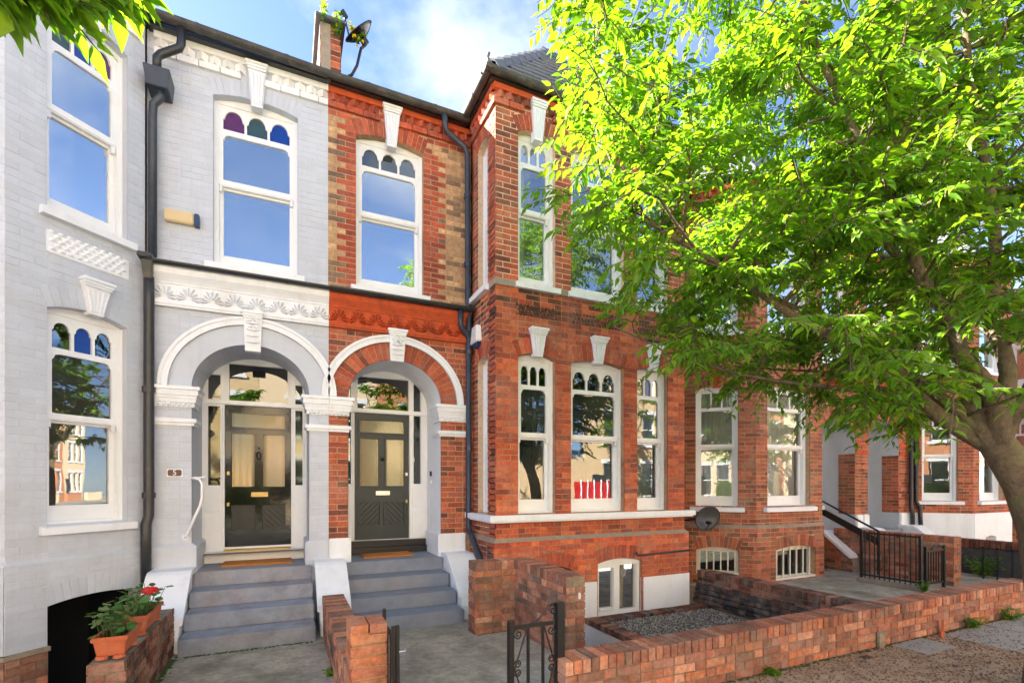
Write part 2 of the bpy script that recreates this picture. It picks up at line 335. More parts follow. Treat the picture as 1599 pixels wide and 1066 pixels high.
P_THIRD = pal((182, 98, 66), (164, 88, 60), (148, 82, 60), (190, 106, 74), (132, 82, 62), (170, 94, 68), (156, 104, 76))
P_GREY = [q(lin(206, 213, 226, .86)), q(lin(208, 215, 228, .86)), q(lin(203, 210, 223, .86))]
P_WHITE = pal((240, 240, 242), (236, 236, 238), n=2)

def arch_h(op, z):
    """Half width of the zone kept free of coursed bricks at height z."""
    h = (op['u1'] - op['u0']) / 2
    if z < op['z0']: return 0
    if z < op['zs']: return h
    r = op.get('ring', 0)
    if op.get('ell'):
        t = (z - op['zs']) / (op['rise'] + r)
        return (h + r) * math.sqrt(max(0, 1 - t * t)) if t < 1 else 0
    rise = op['rise']; Rr = (h * h + rise * rise) / (2 * rise); c0 = op['zs'] + rise - Rr; a = math.asin(min(1, h / Rr))
    if z - c0 > Rr + r: return 0
    return min((z - c0) * math.tan(a), math.sqrt(max(0, (Rr + r) ** 2 - (z - c0) ** 2)))
def arch_pts(op, off=0.0, n=24):
    """Points along the arch from right springing to left, offset outwards."""
    h = (op['u1'] - op['u0']) / 2; uc = (op['u1'] + op['u0']) / 2
    if op.get('ell'):
        return [(uc + (h + off) * math.cos(t), op['zs'] + (op['rise'] + off) * math.sin(t)) for t in [math.pi * i / n for i in range(n + 1)]]
    rise = op['rise']; Rr = (h * h + rise * rise) / (2 * rise); c0 = op['zs'] + rise - Rr; a = math.asin(min(1, h / Rr))
    return [(uc + (Rr + off) * math.sin(t), c0 + (Rr + off) * math.cos(t)) for t in [a - 2 * a * i / n for i in range(n + 1)]]
def outline(op, n=24): return [(op['u0'], op['z0']), (op['u1'], op['z0'])] + arch_pts(op, 0, n)
def course_bricks(u0, u1, ci, joint, st=0.215, hd=0.1025):
    """Flemish bond spans along one course."""
    u = u0; k = ci % 2; first = True; res = []
    while u < u1 - 0.02:
        w = (st if k % 2 == 0 else hd)
        if first and ci % 2 == 1: w = hd * 0.5 + 0.05
        first = False
        e = min(u + w, u1)
        if u1 - e < 0.05: e = u1
        res.append((u, e)); u = e + joint; k += 1
    return res
def lay(ms, fr, u0, u1, z0, z1, ops, palf, joint=0.011, proud=0.0035, pitch=0.075, jit=0.001, ext=0.003):
    n = int(round((z1 - z0) / pitch)); pitch = (z1 - z0) / max(1, n)
    for ci in range(n):
        za = z0 + ci * pitch + joint / 2; zb = za + pitch - joint; zc = (za + zb) / 2
        cuts = []
        for op in ops:
            h = arch_h(op, zc)
            if op['z0'] < zb and op['z0'] > zc: h = 0
            if h > 0: uc = (op['u0'] + op['u1']) / 2; cuts.append((uc - h, uc + h))
        spans = [(u0 - ext, u1 + ext)]
        for a, b in cuts:
            ns = []
            for p, r_ in spans:
                if b <= p or a >= r_: ns.append((p, r_)); continue
                if a > p: ns.append((p, a))
                if b < r_: ns.append((b, r_))
            spans = ns
        for p, r_ in spans:
            if r_ - p < 0.02: continue
            for a, b in course_bricks(p, r_, ci, joint):
                a = round(a, 3); b = round(b, 3)
                col = random.choice(palf((a + b) / 2, zc, ci) if callable(palf) else palf)
                ms.rect(fr, a, b, round(za, 4), round(zb, 4), proud + random.choice((-jit, 0, jit)), col)
def ring(ms, fr, op, palette, th=None, proud=0.006, w=0.075, joint=0.010, skip=None):
    th = th or op.get('ring', 0.22)
    inn = arch_pts(op, 0.002, 120); ou = arch_pts(op, th, 120)
    ln = sum(math.dist(inn[i], inn[i + 1]) + math.dist(ou[i], ou[i + 1]) for i in range(120)) / 2
    n = max(5, int(round(ln / w))); n += (n + 1) % 2
    def at(L, t):
        x = t * 120; i = min(119, int(x)); f = x - i
        return (L[i][0] + (L[i + 1][0] - L[i][0]) * f, L[i][1] + (L[i + 1][1] - L[i][1]) * f)
    g = joint / ln / 2
    for k in range(n):
        a, b = k / n + g, (k + 1) / n - g
        ms.poly(fr, [at(inn, a), at(ou, a), at(ou, b), at(inn, b)], proud + random.choice((-.001, 0, .001)), random.choice(palette))
def wall(H, ms, fr, u0, u1, z0, z1, ops, palf, mortar, thick=0.24, tr=(0, 0), **kw):
    b = MB(); b.holed(fr, [(u0 + tr[0], z0), (u1 - tr[1], z0), (u1 - tr[1], z1), (u0 + tr[0], z1)], [outline(o) for o in ops], -thick, 0); b.build('wall', mortar, H)
    lay(ms, fr, u0, u1, z0, z1, ops, palf, **kw)
    for o in ops:
        if o.get('ring'): ring(ms, fr, o, o.get('pal', P_RED))
def room(H, x0, x1, y0, y1, floors, m='room'):
    for za, zb in zip(floors[:-1], floors[1:]):
        b = MB(); za += 0.02; zb -= 0.02
        P = lambda x, y, z: (x, y, z)
        b.add([P(x0, y0, za), P(x1, y0, za), P(x1, y1, za), P(x0, y1, za), P(x0, y0, zb), P(x1, y0, zb), P(x1, y1, zb), P(x0, y1, zb)],
              [(0, 1, 2, 3), (7, 6, 5, 4), (3, 2, 6, 7), (0, 3, 7, 4), (1, 5, 6, 2)])
        b.build('room', m, H, recalc=False)

# ------------------------------------------------------------------ joinery and ornament
LOW = dict(z0=1.27, br=1.46, m0=2.32, m1=2.39, pt=2.99, lb=3.05, lt=3.31, zs=3.40)
UPP = dict(z0=4.37, br=4.55, m0=5.40, m1=5.48, pt=6.05, lb=6.115, lt=6.36, zs=6.43)
def rect(a, b, c, d): return [(a, c), (b, c), (b, d), (a, d)]
def tref(a, b, c, d):
    w = b - a; s = w * 0.09; h = min(w * 0.5, (d - c) * 0.48); zs = d - h
    pts = [(a, c), (b, c), (b, zs - 0.01), (b - s, zs + 0.012)]
    pts += [((a + b) / 2 + (w / 2 - s) * math.cos(t), zs + 0.012 + (h - 0.012) * math.sin(t)) for t in [math.pi * i / 10 for i in range(1, 10)]]
    return pts + [(a + s, zs + 0.012), (a, zs - 0.01)]
def shoulder(a, b, c, d):
    s = min(0.05, (b - a) * 0.12)
    return [(a, c), (b, c), (b, d - s * 1.3), (b - s * .35, d - s * .9), (b - s * .5, d - s * .35), (b - s * 1.3, d), (a + s * 1.3, d), (a + s * .5, d - s * .35), (a + s * .35, d - s * .9), (a, d - s * 1.3)]
def window(H, fr, u0, u1, L, rise=0.07, cols=('glass',) * 3, style='tref', pane='glass', sill=(0.07, 0.06), curtain=None, back=None, jm='joinery', label=None):
    z0, zs = L['z0'], L['zs']; op = dict(u0=u0, u1=u1, z0=z0, zs=zs, rise=rise); D = -0.10
    a, b = u0 + 0.05, u1 - 0.05
    f = MB(); f.holed(fr, outline(op, 12), [rect(a, b, z0 + 0.035, zs - 0.02)], D - 0.10, D)
    f.box(fr, u0, u0 + 0.014, z0, zs, D - 0.001, D + 0.012); f.box(fr, u1 - 0.014, u1, z0, zs, D - 0.001, D + 0.012)
    win = f.build('window', jm, H)
    if label: win['label'] = label
    t = 0.045; w = (b - a - 2 * t); g = 0.028; lw = (w - 2 * g) / 3
    lights = [(a + t + i * (lw + g), a + t + i * (lw + g) + lw) for i in range(3)]
    sh = tref if style == 'tref' else rect
    top = (shoulder if style == 'tref' else rect)(a + t, b - t, L['m1'], L['pt'])
    s1 = MB(); s1.holed(fr, rect(a, b, L['m0'] - 0.0, zs - 0.02), [top] + [sh(x0, x1, L['lb'], L['lt']) for x0, x1 in lights], D - 0.055, D - 0.012)
    for x in (a, b - t): s1.box(fr, x + 0.004, x + t - 0.008, L['m0'] - 0.07, L['m0'], D - 0.05, D - 0.014)
    s1.box(fr, a + 0.002, b - 0.002, L['m0'] + 0.012, L['m1'] - 0.012, D - 0.012, D - 0.004)
    s1.build('upper_sash', jm, win)
    s2 = MB(); s2.holed(fr, rect(a, b, z0 + 0.035, L['m0'] + 0.02), [rect(a + t, b - t, L['br'], L['m0'] - 0.025)], D - 0.10, D - 0.058)
    s2.build('lower_sash', jm, win)
    def pn(name, x0, x1, za, zb, d, m):
        p = MB(); p.add([fr(x0, za, d), fr(x1, za, d), fr(x1, zb, d), fr(x0, zb, d)], [(0, 1, 2, 3)]); p.build(name, m, win, recalc=False)
    pn('pane', a + t - .01, b - t + .01, L['m1'] - .01, L['pt'] + .01, D - 0.034, pane)
    pn('pane', a + t - .01, b - t + .01, L['br'] - .01, L['m0'], D - 0.08, pane)
    for (x0, x1), c in zip(lights, cols): pn('stained_pane' if style == 'tref' else 'pane', x0 - .01, x1 + .01, L['lb'] - .01, L['lt'] + .01, D - 0.036, c)
    if sill:
        s = MB(); e, pr = sill
        s.mould(fr, u0 - e, u1 + e, [(-0.12, z0 - 0.085), (pr, z0 - 0.085), (pr, z0 - 0.012), (-0.12, z0 + 0.012)]); s.build('sill', 'white_paint', win)
    if curtain:
        for c0, c1, cm, dd in curtain:
            s = MB(); n = 28; vs = []
            for i in range(n + 1):
                u = c0 + (c1 - c0) * i / n; d = D - dd + 0.018 * math.sin(i * 1.7) + 0.01 * math.sin(i * 0.6)
                vs += [fr(u, z0 + 0.05, d), fr(u + 0.03 * math.sin(i) * 0, zs, d * 1.0)]
            s.add(vs, [(2 * i, 2 * i + 2, 2 * i + 3, 2 * i + 1) for i in range(n)]); s.build('curtain', cm, win, recalc=False, smooth=True)
    return win
def keystone(H, fr, uc, zt, zb, wt, wb, d=0.07, face=False, m='white_paint'):
    k = MB(); c = zt - 0.085
    k.box(fr, uc - wt / 2, uc + wt / 2, zt - 0.03, zt, -0.02, d + 0.035); k.box(fr, uc - wt / 2 + .012, uc + wt / 2 - .012, zt - 0.06, zt - 0.03, -0.02, d + 0.02)
    k.box(fr, uc - wt / 2 + .022, uc + wt / 2 - .022, c, zt - 0.06, -0.02, d + 0.008)
    w0 = wt * 0.80
    def lp(wa, wb_, da, db):
        k.add([fr(uc - wa / 2, c, da), fr(uc + wa / 2, c, da), fr(uc + wb_ / 2, zb, db), fr(uc - wb_ / 2, zb, db),
               fr(uc - wa / 2, c, -0.06), fr(uc + wa / 2, c, -0.06), fr(uc + wb_ / 2, zb, -0.06), fr(uc - wb_ / 2, zb, -0.06)],
              [(0, 1, 2, 3), (7, 6, 5, 4), (0, 4, 5, 1), (1, 5, 6, 2), (2, 6, 7, 3), (3, 7, 4, 0)])
    lp(w0, wb, d - 0.012, d - 0.035)
    n = 4
    if face:
        for j in range(4):
            zz = c - 0.05 - j * (c - zb - 0.08) / 4; ww = (w0 + (wb - w0) * (c - zz) / (c - zb)) * 0.34
            k.tube([fr(uc - ww, zz, d - 0.012), fr(uc, zz - 0.012, d + 0.006), fr(uc + ww, zz, d - 0.012)], 0.016 - 0.002 * j, 6)
            if j < 2:
                for sx in (-1, 1): k.tube([fr(uc + sx * ww * 0.5, zz + 0.03, d - 0.02), fr(uc + sx * ww * 0.55, zz + 0.032, d + 0.008)], 0.02, 7)
    else:
        for j in range(n + 1):
            t0 = -0.42 + 0.84 * j / n; x0 = uc + t0 * w0; x1 = uc + t0 * wb; r = 0.009; za, zz = c - 0.03, zb + 0.03
            k.add([fr(x0 - r, za, d - .012), fr(x0 + r, za, d - .012), fr(x1 + r * .8, zz, d - .035), fr(x1 - r * .8, zz, d - .035), fr(x0, za, d + .004), fr(x1, zz, d - .019)],
                  [(0, 4, 5, 3), (4, 1, 2, 5), (0, 1, 4), (3, 5, 2)])
    return k.build('keystone', m, H)
def dogtooth(H, fr, u0, u1, z0, h, palette, mname, skip=(), step=0.13):
    n = int((u1 - u0) / step); st = (u1 - u0) / n; me = {}
    for i in range(n):
        u = u0 + (i + 0.5) * st
        if any(a < u < b for a, b in skip): continue
        c = random.choice(palette); key = (c, round(h, 3), mname)
        if key not in me:
            mb = MB(); r = 0.062
            mb.loop(W0, [(0, 0)], 0, 0) if False else None
            mb.extr([(-r, 0, 0), (0, -r, 0), (r, 0, 0), (0, r * .4, 0)], [(-r, 0, h), (0, -r, h), (r, 0, h), (0, r * .4, h)], c)
            m = bpy.data.meshes.new('dentil_brick'); m.from_pydata(mb.v, [], mb.f)
            at = m.color_attributes.new('col', 'FLOAT_COLOR', 'POINT'); at.data.foreach_set('color', np.array([(*c, 1.0)] * len(mb.v), dtype=np.float32).ravel())
            m.materials.append(MATS[mname]); me[key] = m
        o = bpy.data.objects.new('dentil_brick', me[key]); link(o, H, True); o.location = Vector(fr(u, z0 + random.uniform(-.003, .003), 0.0)) - Vector(H.location); o.rotation_euler = (0, 0, fr.a + random.uniform(-.04, .04))
def cornice(H, ms, fr, u0, u1, palette, mname, skip=(), zb=6.70, ext=(0, 0), plain=None):
    u = u0 - ext[0]
    while u < u1 + ext[1] - 0.02:
        e = min(u + 0.215, u1 + ext[1]); e = u1 + ext[1] if u1 + ext[1] - e < 0.06 else e
        if not any(a < (u + e) / 2 < b for a, b in skip): ms.rect(fr, round(u, 3), round(e, 3), zb, zb + 0.078, 0.040 + random.choice((0, .002)), random.choice(palette), -0.01)
        u = e + 0.009
    dogtooth(H, fr, u0, u1, zb + 0.082, 0.095, palette, mname, skip)
    b = MB(); b.box(fr, u0 - ext[0], u1 + ext[1], zb + 0.18, zb + 0.26, -0.1, 0.055); b.build('cornice_band', plain or 'terracotta', H)
def tubeobj(H, name, paths, r, m, seg=10, **kw):
    t = MB()
    for p in paths: t.tube(p, r, seg)
    return t.build(name, m, H, smooth=True)
def gutter(H, pts, r=0.062, m='gutter_metal'):
    """Half-round gutter run through the points (x, y, z of its lip centre line)."""
    g = MB(); pts = [Vector(p) for p in pts]
    for a, b in zip(pts[:-1], pts[1:]):
        t = (b - a).normalized(); s = Vector((t.y, -t.x, 0)); n = 9; va = []; vb = []
        prof = [(math.cos(k), math.sin(k)) for k in [math.pi + math.pi * i / n for i in range(n + 1)]] + [(0.86 * math.cos(k), 0.86 * math.sin(k)) for k in [2 * math.pi - math.pi * i / n for i in range(n + 1)]]
        g.extr([tuple(a - t * r + s * (c * r) + Vector((0, 0, w * r))) for c, w in prof], [tuple(b + t * r + s * (c * r) + Vector((0, 0, w * r))) for c, w in prof])
        L = (b - a).length; k = max(1, int(L / 0.9))
        for i in range(k):
            p = a + t * (L * (i + 0.5) / k)
            g.extr([tuple(p - t * .02 + s * (c * r * 1.1) + Vector((0, 0, w * r * 1.1))) for c, w in prof[:n + 1]], [tuple(p + t * .02 + s * (c * r * 1.1) + Vector((0, 0, w * r * 1.1))) for c, w in prof[:n + 1]])
    return g.build('gutter', m, H)
def frieze(H, fr, u0, u1, z0, z1, m, step=0.245):
    b = MB(); b.box(fr, u0, u1, z0, z1, -0.05, 0.035); b.box(fr, u0, u1, z0 - 0.065, z0, -0.05, 0.06); b.box(fr, u0, u1, z0 - 0.04, z0 - 0.02, -0.05, 0.072); b.box(fr, u0, u1, z1, z1 + 0.018, -0.05, 0.05)
    b.build('frieze_band', m, H)
    n = int(round((u1 - u0) / step)); st = (u1 - u0) / n; h = z1 - z0
    mb = MB(); f0 = Fr(0, 0, 0)
    for k in range(9):
        a = R(-100 + 200 * k / 8); ln = h * (0.74 if k in (3, 4, 5) else 0.60); c, s_ = math.sin(a), math.cos(a)
        r0, r1 = h * 0.16, ln; w = 0.013
        P = [(c * r0, s_ * r0, 0.0), (c * r1 * .75 - s_ * w, s_ * r1 * .75 + c * w, 0), (c * r1, s_ * r1, 0), (c * r1 * .75 + s_ * w, s_ * r1 * .75 - c * w, 0)]
        o = h * 0.22
        vs = [f0(p[0], p[1] + o, 0.0) for p in P] + [f0(c * r1 * .78, s_ * r1 * .78 + o, 0.048), f0(c * r0, s_ * r0 + o, 0.022)]
        mb.add(vs, [(0, 1, 4, 5), (1, 2, 4), (2, 3, 4), (3, 0, 5, 4)])
    for sx in (-1, 1):
        mb.tube([f0(sx * (0.02 + 0.1 * t) * st / .245, 0.03 + h * (0.10 + 0.1 * math.sin(t * 3.1)), 0.006) for t in [i / 6 for i in range(7)]], 0.009, 5)
        mb.tube([f0(sx * st * .46 + 0.022 * math.cos(t), h * .3 + 0.022 * math.sin(t), 0.005) for t in [i * .7 for i in range(9)]], 0.007, 5)
    me = None
    for i in range(n):
        if me is None: o = mb.build('frieze_palmette', m, H); me = o.data
        else: o = link(bpy.data.objects.new('frieze_palmette', me), H, True)
        o.location = Vector(fr(u0 + (i + 0.5) * st, z0, 0.034)) - Vector(H.location); o.rotation_euler = (0, 0, fr.a)
def capital(H, x0, x1, yb, m='white_paint', z=2.58, zt=2.82, name='pier_cap', xl=0.08, xr=0.06, brick=False):
    c = MB(); F = -0.0
    for (za, zb, e) in ((z + .0, z + .055, .022), (z + .055, z + .10, .04), (z + .10, z + .135, .05), (z + .135, z + .20, .066), (z + .20, zt, .085)):
        c.wbox(x0 - e * (xl > 0), x1 + e * (xr > 0), -e, yb, za, zb)
    n = int((x1 - x0) / 0.045)
    for i in range(n):
        u = x0 + (i + .5) * (x1 - x0) / n; c.tube([(u - .012, -.022, z + .015), (u, -.040, z + .02), (u + .012, -.022, z + .045)], 0.011, 6)
    c.build(name, m, H)
    b = MB(); b.wbox(x0 - .02 * (xl > 0), x1 + .02 * (xr > 0), -.02, yb, 2.365, 2.40); b.wbox(x0 - .045 * (xl > 0), x1 + .045 * (xr > 0), -.045, yb, 2.40, 2.445); b.build('pier_band', m, H)
def archmould(H, fr, op, o0, o1, m='white_paint', d=0.05):
    c = MB()
    for a, b, dd in ((o0, o1, d * .7), (o1 - 0.035, o1, d), (o0, o0 + .02, d * .85)):
        i_, o_ = arch_pts(op, a, 40), arch_pts(op, b, 40)
        for k in range(40): c.loop(fr, [i_[k], o_[k], o_[k + 1], i_[k + 1]], -0.02, dd)
    return c.build('arch_moulding', m, H)
# ------------------------------------------------------------------ doors and porches
def pane_quad(parent, fr, x0, x1, z0, z1, d, m, name='pane'):
    p = MB(); p.add([fr(x0, z0, d), fr(x1, z0, d), fr(x1, z1, d), fr(x0, z1, d)], [(0, 1, 2, 3)]); return p.build(name, m, parent, recalc=False)
def inset(op, e):
    o = dict(op); o['u0'] += e; o['u1'] -= e; o['rise'] -= e; return o
def porch(H, fr, op, depth, rm, floor):
    o = inset(op, 0.005); o['z0'] = floor; L = [(o['u1'], floor)] + arch_pts(o, 0, 32) + [(o['u0'], floor)]
    b = MB(); n = len(L)
    b.add([fr(u, z, 0.004) for u, z in L] + [fr(u, z, -depth - 0.02) for u, z in L], [(i, i + 1, i + 1 + n, i + n) for i in range(n - 1)])
    b.build('porch_lining', rm, H, recalc=False)
def screen(H, fr, op, depth, lights, doorr, m='joinery', lo=None):
    o = inset(op, -0.03); o['z0'] = op['z0'] - 0.1
    b = MB(); b.holed(fr, outline(o, 24), [rect(*r) for r, g in lights] + [rect(*doorr)], -depth - 0.08, -depth)
    for r, g in lights + [(doorr, None)]:
        e = 0.02
        for x in (r[0], r[1]): b.box(fr, x - e if x == r[0] else x + .001, x - .001 if x == r[0] else x + e, r[2], r[3], -depth, -depth + 0.015)
    x0, x1, z0, z1 = doorr
    b.box(fr, o['u0'] + .06, o['u1'] - .06, z1 + 0.005, z1 + 0.06, -depth, -depth + 0.03)
    for za, zb in (lo or []):
        for (xa, xb) in ((o['u0'] + .06, x0 - .05), (x1 + .05, o['u1'] - .06)):
            if xb - xa > .06: b.box(fr, xa, xb, za, zb, -depth, -depth + 0.012)
    s = b.build('door_screen', m, H)
    for r, g in lights: pane_quad(s, fr, r[0] - .01, r[1] + .01, r[2] - .01, r[3] + .01, -depth - 0.04, g)
def door(H, fr, r, depth, m, gm, plate, lockside, knock=True, label=None):
    x0, x1, z0, z1 = r; w, h = x1 - x0, z1 - z0; D = -depth - 0.03
    fx = lambda t: x0 + w * t
    fz = lambda t: z1 - h * t
    holes = [rect(fx(.10), fx(.90), fz(.152), fz(.053)), rect(fx(.10), fx(.435), fz(.575), fz(.20)), rect(fx(.565), fx(.90), fz(.575), fz(.20)),
             rect(fx(.09), fx(.45), fz(.88), fz(.705)), rect(fx(.55), fx(.91), fz(.88), fz(.705))]
    b = MB(); b.holed(fr, rect(x0 + .004, x1 - .004, z0 + .004, z1 - .004), holes, D - 0.045, D)
    for hh in holes:
        a, bb, c, d = hh[0][0], hh[1][0], hh[0][1], hh[2][1]; e = 0.02
        for q_ in ((a - e, bb + e, c - e, c), (a - e, bb + e, d, d + e), (a - e, a, c, d), (bb, bb + e, c, d)): b.box(fr, *q_, D - .001, D + 0.02)
    dr = b.build('door', m, H)
    if label: dr['label'] = label
    for hh in holes[:3]: pane_quad(dr, fr, hh[0][0] - .01, hh[1][0] + .01, hh[0][1] - .01, hh[2][1] + .01, D - 0.025, gm)
    for k, hh in enumerate(holes[3:]):
        a, bb, c, d = hh[0][0], hh[1][0], hh[0][1], hh[2][1]
        p = MB(); p.box(fr, a - .01, bb + .01, c - .01, d + .01, D - 0.045, D - 0.03); W = bb - a; Hh = d - c; sg = 1 if k == 0 else -1
        for i in range(-6, 12):                                   # diagonal boards clipped to the panel
            t = 0.012; off = i * 0.082; pts = []
            p0 = (a if sg > 0 else bb)
            lo_u, hi_u = off, off + 0.058
            poly = []
            for (uu, vv) in ((lo_u, 0), (hi_u, 0), (hi_u + Hh, Hh), (lo_u + Hh, Hh)): poly.append([uu - Hh * 0.6, vv])
            # clip in u to [0,W]
            def clip(P, ax, val, keep):
                R_ = []
                for j in range(len(P)):
                    A, B = P[j], P[(j + 1) % len(P)]; ia = (A[ax] >= val) == keep; ib = (B[ax] >= val) == keep
                    if ia: R_.append(A)
                    if ia != ib:
                        s_ = (val - A[ax]) / (B[ax] - A[ax]); R_.append([A[0] + (B[0] - A[0]) * s_, A[1] + (B[1] - A[1]) * s_])
                return R_
            poly = clip(poly, 0, 0.0, True)
            if len(poly) > 2: poly = clip(poly, 0, W, False)
            if len(poly) > 2: p.loop(fr, [(p0 + sg * u, c + v) for u, v in poly], D - 0.03, D - 0.008)
        p.build('door_panel', 'door_matt' if m == 'door_black' else m, dr)
    p = MB(); p.box(fr, fx(.385), fx(.64), fz(.648), fz(.615), D, D + 0.012, ); p.box(fr, fx(.40), fx(.625), fz(.643), fz(.62), D + .012, D + 0.016); p.build('letter_plate', plate, dr)
    lx = fx(.05 if lockside < 0 else .955)
    for zt, mm in ((.48, 'steel' if plate != 'brass' else 'brass'), (.70, 'brass')):
        p = MB(); p.box(fr, lx - .016, lx + .016, fz(zt) - .024, fz(zt) + .024, D, D + 0.012); p.tube([fr(lx, fz(zt), D + .01), fr(lx, fz(zt), D + .02)], 0.009, 8); p.build('door_lock', mm, dr)
    p = MB()
    if knock:
        p.tube([fr(fx(.5) + .028 * math.sin(t), fz(.335) - .035 + .05 * math.cos(t), D + .022) for t in [i * math.pi / 8 for i in range(17)]], 0.008, 6); p.tube([fr(fx(.5), fz(.30), D), fr(fx(.5), fz(.30), D + .03)], 0.018, 8)
        p.build('door_knocker', 'black_metal', dr)
    else:
        p.tube([fr(fx(.5), fz(.36), D), fr(fx(.5), fz(.36), D + .035), fr(fx(.5), fz(.36), D + .05)], [0.012, 0.03, 0.02], 10); p.build('door_knob', 'black_metal', dr, smooth=True)
def flank(T, x0, x1, m='white_paint', zf=-0.08, cm=None):
    fr = Fr(x0, 0, -90); w = x1 - x0
    top = [(-0.02, .70), (.30, .70), (.36, .67), (.78, .34), (.86, .28)]
    b = MB(); b.loop(fr, [(-0.02, zf)] + [(u, z - .05) for u, z in top] + [(.90, .12), (.915, zf)], -w, 0); b.build('flank_wall', m, T)
    c = MB(); c.loop(fr, top + [(.875, .22)] + [(u - .012, z - .06) for u, z in reversed(top[1:])] + [(-.02, .64)], -w - .03, .03); c.build('flank_cap', cm or m, T)
def steps(label, x0, x1, m, noses=(-.09, -.41, -.73, -1.05), tops=(.64, .465, .29, .115), zf=-.07, flanks=(), loc=None, fm='white_paint', land=.74):
    T = thing('entrance_steps', label, 'steps', (x0 + (x1 - x0) / 2, -1.0, zf))
    for i, (y, z) in enumerate(zip(noses, tops)):
        nz_ = noses[i - 1] if i else None
        back = land if i == 0 else noses[i - 1] + 0.04
        e = 0 if i == 0 else .0
        b = MB(); b.wbox(x0 - e, x1 + e, y, back, (tops[i + 1] if i < 3 else zf) - (.002 if i < 3 else 0), z)
        o = b.build('step', m, T, bevel=0.012)
    for a, c in flanks: flank(T, a, c, fm, zf - .02, 'white_paint')
    return T

# ------------------------------------------------------------------ painted house (left)
H1 = thing('terraced_house', 'grey painted brick terraced house with white mouldings and glossy black door, number 5', 'house', (-1.0, 2.0, 0))
M1 = Mason(H1, 'brick_paint')
gk = dict(joint=0.007, proud=0.0032, jit=0.0012)
XB = 0.51
f_e = Fr(0, 0, 0); f_u = Fr(0, 0.10, 0)
A1 = dict(u0=-1.017, u1=0.271, z0=0.58, zs=2.83, rise=0.565, ell=True)
A1b = dict(A1); A1b['ring'] = 0.30
wall(H1, M1, f_e, -1.474, XB, -0.9, 3.74, [], P_GREY, 'grey_paint', **gk) if False else None
b = MB(); b.holed(f_e, rect(-1.474, XB, -0.9, 3.735), [outline(A1, 32)], -0.24, 0); b.build('wall', 'grey_paint', H1)
lay(M1, f_e, -1.474, XB, 0.0, 3.735, [A1b], P_GREY, ext=0, **gk)
b = MB()
i_, o_ = arch_pts(A1, 0.0, 40), arch_pts(A1, 0.26, 40)
for k in range(40): b.loop(f_e, [i_[k], o_[k], o_[k + 1], i_[k + 1]], -0.02, 0.006)
b.build('arch_ring', 'grey_paint', H1)
archmould(H1, f_e, A1, 0.235, 0.335)
keystone(H1, f_e, -0.373, 3.79, 3.31, 0.25, 0.17, 0.085, face=True)
porch(H1, f_e, A1, 0.75, 'grey_paint', 0.60)
D1 = (-0.752, 0.066, 0.825, 2.745)
screen(H1, f_e, A1, 0.75, [((-0.70, 0.02, 2.80, 3.305), 'glass_green'), ((-0.945, -0.80, 2.80, 3.14), 'glass_green'), ((-0.945, -0.80, 1.66, 2.72), 'glass_side'), ((0.12, 0.215, 2.80, 3.08), 'glass_green'), ((0.12, 0.215, 1.66, 2.72), 'glass_side')], D1, 'joinery', lo=((0.86, 1.28), (1.32, 1.60)))
door(H1, f_e, D1, 0.75, 'door_black', 'glass_rib', 'brass', -1, True, 'glossy black panelled door with ribbed glass and brass letter plate')
b = MB(); b.wbox(-0.995, 0.255, 0.60, 0.745, 0.60, 0.775); b.build('threshold', 'joinery', H1, bevel=0.006); b = MB(); b.wbox(-0.75, 0.06, 0.61, 0.745, 0.776, 0.80); b.build('threshold_strip', 'brass', H1)
capital(H1, -1.36, -1.01, 0.32); capital(H1, 0.264, XB - 0.001, 0.32, xr=0)
b = MB(); b.wbox(-1.40, -0.965, -.035, .7, -0.05, .94); b.extr([(-1.40, -.035, .94), (-.965, -.035, .94), (-.965, .7, .94), (-1.40, .7, .94)], [(-1.365, -.003, .975), (-1.005, -.003, .975), (-1.005, .7, .975), (-1.365, .7, .975)]); b.build('pier_plinth', 'grey_paint', H1)
b = MB(); b.wbox(0.225, XB - .001, -.035, .7, -0.05, .94); b.build('pier_plinth', 'grey_paint', H1, bevel=.012)
frieze(H1, f_e, -1.40, XB - .002, 3.80, 4.0, 'white_paint')
b = MB(); b.mould(f_e, -1.42, XB - .002, [(-.1, 4.018), (.05, 4.018), (.07, 4.05), (.11, 4.10), (.125, 4.15), (.125, 4.17), (-.1, 4.30)]); b.build('cornice_moulding', 'white_paint', H1)
b = MB(); b.mould(f_e, -1.42, XB - .002, [(-.1, 4.175), (.13, 4.175), (-.085, 4.29), (-.1, 4.29)]); b.build('ledge', 'grey_paint', H1)
gutter(H1, [(-1.40, -.165, 4.21), (XB - .02, -.165, 4.21)], .042, 'black_pipe')
# upper wall
O1 = dict(u0=-0.81, u1=0.138, z0=4.37, zs=6.43, rise=0.075, ring=0.20, pal=P_GREY)
wall(H1, M1, f_u, -1.474, XB, 4.15, 6.98, [O1], P_GREY, 'grey_paint', ext=0, **gk)
window(H1, f_u, -0.81, 0.138, UPP, 0.075, ('stained_purple', 'stained_teal', 'stained_blue'), pane='glass_sky', sill=(.08, .10))
keystone(H1, f_u, -0.332, 6.92, 6.40, 0.25, 0.125, 0.08)
cornice(H1, M1, f_u, -1.40, XB - .002, P_WHITE, 'brick_paint', skip=[(-.47, -.19)], plain='white_paint')
